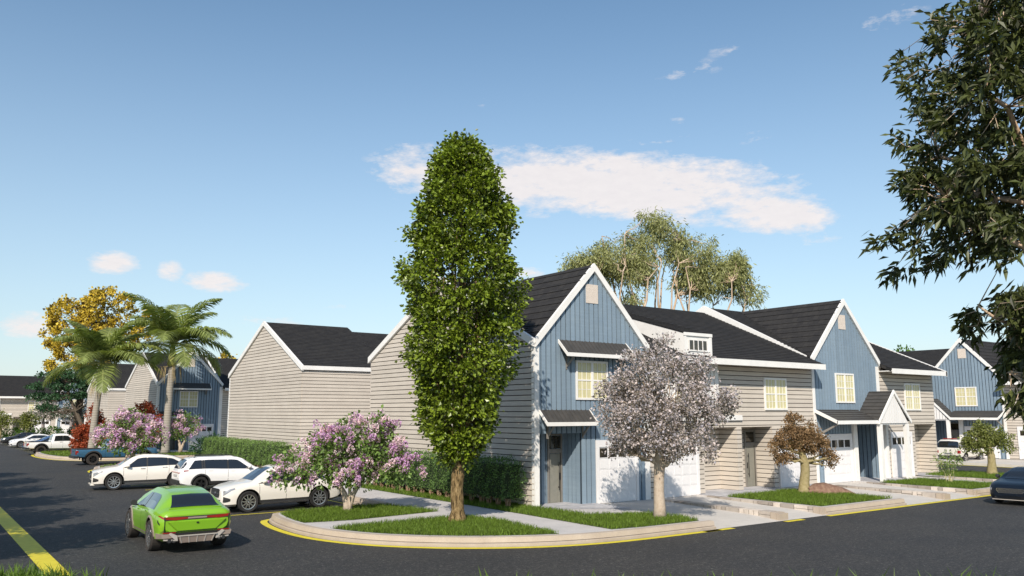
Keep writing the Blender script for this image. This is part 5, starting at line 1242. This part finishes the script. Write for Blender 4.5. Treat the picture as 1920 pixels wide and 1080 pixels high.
for sg in (-1, 1): df.prism([(-2.63, sg * .52, .50), (-2.63, sg * .68, .58), (-2.63, sg * .74, .55), (-2.63, sg * .58, .40), (-2.60, sg * .86, .42), (-2.60, sg * .86, .385), (-2.63, sg * .50, .36)], [(-2.58, sg * .52, .50), (-2.58, sg * .68, .58), (-2.58, sg * .74, .55), (-2.58, sg * .58, .40), (-2.52, sg * .86, .42), (-2.52, sg * .86, .385), (-2.58, sg * .50, .36)], 1)
df.build('diffuser', [M_taupe, M_silver], rb)
# pickups
def pickup(label, loc, head, pm, group='pickup trucks'):
    P = dict(L=5.75, wr_=.42, axles=(-1.72, 1.80), spokes=6, rim=.60, arch=.10, tw=.29, rimm=M_dkalloy, tyre=M_tyred, paint=pm, cat='pickup truck',
        zb=[(-2.87, .58), (-2.5, .52), (2.4, .46), (2.87, .52)],
        w=[(-2.87, .94), (-2.8, .98), (0, .98), (1.8, .98), (2.5, .94), (2.8, .82), (2.87, .74)],
        zsh=[(-2.87, 1.12), (-2.6, 1.13), (-.95, 1.13), (-.80, 1.16), (0, 1.17), (1.1, 1.16), (2.0, 1.13), (2.7, 1.05), (2.87, .98)],
        zt=[(-2.87, 1.14), (-2.5, 1.145), (-1.0, 1.145), (-.93, 1.15), (-.86, 1.50), (-.74, 1.80), (-.55, 1.87), (.1, 1.89), (.55, 1.80), (1.0, 1.45), (1.28, 1.24), (1.9, 1.20), (2.6, 1.12), (2.87, 1.02)],
        wr=[(-2.87, .84), (-1.0, .84), (-.86, .70), (-.6, .67), (.3, .67), (.8, .72), (1.28, .80), (2.5, .76), (2.87, .66)])
    c = Car('pickup_truck', label, loc, head, P, group)
    side_glass(c, -.72, 1.08, .45, -.70, (.0,))
    c.across('windscreen', 1.22, .55, .93, M_glass, jlo=7.05); c.across('rear_window', -.90, -.77, .90, M_glass, jlo=6.9, off=.02)
    c.bxp('bed_hollow_shade', -2.78, -1.0, -.80, .80, 1.12, 1.158, M_well)  # dark slab on the closed bed, standing in for its shaded hollow
    b = MB()
    for sg in (-1, 1): b.box(-2.84, -.96, *sorted((sg * .80, sg * .93)), 1.13, 1.172)
    b.box(-2.86, -2.79, -.80, .80, 1.13, 1.172); b.build('bed_rail', M_plast, c.t)
    c.arches(.10, M_plast, off=.03); c.mirrors(1.0, 1.2, M_plast); c.handles((-.15, .75), M_plast); c.seams((-.92, .0, 1.12), j0=1.6)
    for sg in (-1, 1):
        b = MB(); y = sorted((sg * .78, sg * .975)); b.box(-2.90, -2.72, y[0], y[1], .80, 1.06); b.build('taillight', M_red, c.t)
        b = MB(); y = sorted((sg * .55, sg * .86)); b.box(2.72, 2.89, y[0], y[1], .86, 1.0); b.build('headlight', M_lamp, c.t)
    c.bxp('rear_bumper', -2.99, -2.70, -.97, .97, .50, .68, M_plast); c.bxp('front_bumper', 2.70, 2.98, -.92, .92, .46, .70, M_plast)
    c.plate('tailgate_emblem', [(-.05, .94), (.05, .94), (.05, 1.02), (-.05, 1.02)], -2.885, M_plast, -.015); c.bxp('grille', 2.80, 2.90, -.55, .55, .74, 1.0, M_plast)
    return c
pickup('blue pickup truck parked behind the rounded island lilac', (13.25, 68.4, 0), .03, paint('steel_blue_paint', (.035, .11, .19)))
pickup('white pickup truck parked by the far kerb at the left', (12.2, 87.6, 0), .03, paint('truck_white_paint', (.76, .74, .72)))
# saloons
SAL = dict(L=4.95, wr_=.345, axles=(-1.45, 1.45), spokes=10, rim=.66,
    zb=[(-2.47, .40), (-2.3, .30), (-1.9, .22), (1.9, .20), (2.3, .20), (2.47, .28)],
    w=[(-2.47, .70), (-2.35, .84), (-1.4, .93), (0, .93), (1.5, .93), (2.0, .90), (2.32, .82), (2.44, .70), (2.47, .62)],
    zsh=[(-2.47, .88), (-2.2, .97), (-1.2, .98), (0, .95), (1.2, .92), (2.0, .83), (2.47, .66)],
    zt=[(-2.47, .92), (-2.38, 1.0), (-1.95, 1.06), (-1.6, 1.15), (-1.0, 1.38), (-.4, 1.455), (.2, 1.44), (.65, 1.30), (1.1, 1.05), (1.3, .985), (1.9, .92), (2.3, .82), (2.47, .70)],
    wr=[(-2.47, .55), (-1.8, .70), (-1.0, .56), (-.3, .55), (.3, .56), (.8, .66), (1.3, .76), (2.2, .64), (2.47, .5)])
def saloon(name, label, loc, head, pm, group=None):
    c = Car(name, label, loc, head, dict(SAL, paint=pm), group)
    side_glass(c, -1.62, 1.08, .30, -1.0, (-.08,)); c.across('windscreen', 1.20, .48, .93, M_glass, jlo=7.05); c.across('rear_window', -1.80, -1.02, .92, M_glass, jlo=7.05)
    c.mirrors(.80, 1.0, pm if name != 'saloon_car' else M_plast); c.handles((-.85, .2), M_chrome); c.seams((-1.0, -.08, 1.02))
    g = c.plate('grille', [(-.44, .50), (.44, .50), (.52, .60), (.50, .67), (-.50, .67), (-.52, .60)], 2.45, M_plast, .03)
    b = MB()
    for z in (.53, .565, .60, .635): b.box(2.48, 2.492, -.47, .47, z - .006, z + .006)
    b.box(2.475, 2.495, -.50, .50, .665, .68); b.box(2.475, 2.495, -.45, .45, .49, .502)
    for sg in (-1, 1): b.prism([(2.475, sg * .50, .68), (2.475, sg * .535, .60), (2.475, sg * .45, .49), (2.475, sg * .43, .50), (2.475, sg * .51, .60), (2.475, sg * .48, .67)], [(2.495, sg * .50, .68), (2.495, sg * .535, .60), (2.495, sg * .45, .49), (2.495, sg * .43, .50), (2.495, sg * .51, .60), (2.495, sg * .48, .67)])
    b.build('chrome_surround', M_chrome, g)
    for sg in (-1, 1):
        c.strip('headlight', 2.02, 2.42, 4.0, 4.9, M_lamp, sides=(sg,), shape=lambda t: (4.35 - .5 * t, 4.9), off=.010, nx=6)
        c.strip('fog_lamp', 2.25, 2.42, 2.2, 2.9, M_plast, sides=(sg,), off=.008, nx=4); c.strip('taillight', -2.45, -2.2, 4.0, 4.9, M_red, sides=(sg,), off=.008, nx=4)
    c.plate('lower_intake', [(-.62, .27), (.62, .27), (.58, .38), (-.58, .38)], 2.43, M_plast, .045); c.bxp('front_lip', 2.32, 2.50, -.70, .70, .215, .24, M_silver)
    c.plate('number_plate', [(-.24, .40), (.24, .40), (.24, .48), (-.24, .48)], 2.47, pm, .02)
    return c
saloon('saloon_car', 'dark navy car with a chrome grille coming into view at the right edge', (39.75, 16.15, 0), math.pi + .10, mat('navy_paint', (.006, .010, .018), .35, coat=.15, spec=.3))  # kept extra dark with a weak coat: tree shade put into the paint
saloon('far_saloon', 'dark blue car parked just beyond the white pickup truck', (12.6, 97.0, 0), math.pi, paint('deep_blue_paint', (.05, .10, .22)), 'small distant parked cars')
saloon('far_saloon', 'white car nose showing between the blue and the black distant cars', (12.2, 106.0, 0), math.pi, paint('far_white_paint', (.7, .7, .7)), 'small distant parked cars')
saloon('far_saloon', 'black car nose at the far left end of the parked row', (12.2, 115.6, 0), math.pi, paint('black_paint', (.012, .012, .013)), 'small distant parked cars')
# boxy white off-road car across the side street
BOX = dict(L=4.5, wr_=.37, axles=(-1.30, 1.26), spokes=5, rim=.64, paint=paint('ivory_paint', (.70, .67, .60)),
    zb=[(-2.25, .50), (-2.1, .42), (2.0, .40), (2.25, .45)], w=[(-2.25, .86), (-2.15, .90), (0, .91), (2.0, .90), (2.25, .84)],
    zsh=[(-2.25, 1.08), (-2.0, 1.10), (1.0, 1.08), (2.25, 1.0)],
    zt=[(-2.25, 1.10), (-2.21, 1.16), (-2.02, 1.66), (-1.9, 1.76), (-1.2, 1.79), (.4, 1.78), (.6, 1.70), (1.0, 1.20), (1.12, 1.13), (2.15, 1.06), (2.25, 1.02)],
    wr=[(-2.25, .82), (-2.0, .74), (-1, .72), (.5, .72), (1.1, .80), (2.25, .80)])
c = Car('offroad_car', 'boxy ivory car parked across the side street behind the green tree', (66.75, 31.75, 0), .02, BOX)
side_glass(c, -2.05, .88, .5, -1.95, (-1.15, -.2)); c.across('windscreen', 1.06, .58, .95, M_glass, jlo=6.9); c.across('rear_window', -2.22, -2.03, .98, M_glass, jlo=6.3, off=.015)
c.strip('rear_quarter_glass', -2.22, -2.06, 5.2, 6.4, M_glass, nx=3); c.mirrors(.8, 1.15, M_plast); c.handles((-1.0, -.05), M_plast); c.seams((-1.15, -.2, .85))
for sg in (-1, 1):
    b = MB(); b.box(-2.27, -2.12, *sorted((sg * .70, sg * .905)), .74, .96); b.build('taillight', M_red, c.t)
    c.bxp('hinge', -2.27, -2.24, *sorted((sg * .18, sg * .24)), .92, 1.02, M_well)
c.bxp('roof_box', -1.9, -1.2, -.25, .45, 1.79, 1.85, M_red); c.bxp('rear_bumper', -2.36, -2.15, -.88, .88, .44, .58, M_plast); c.plate('number_plate', [(-.26, .66), (.26, .66), (.26, .77), (-.26, .77)], -2.255, M_lamp, -.01)
c.bxp('front_bumper', 2.15, 2.36, -.88, .88, .42, .58, M_plast)
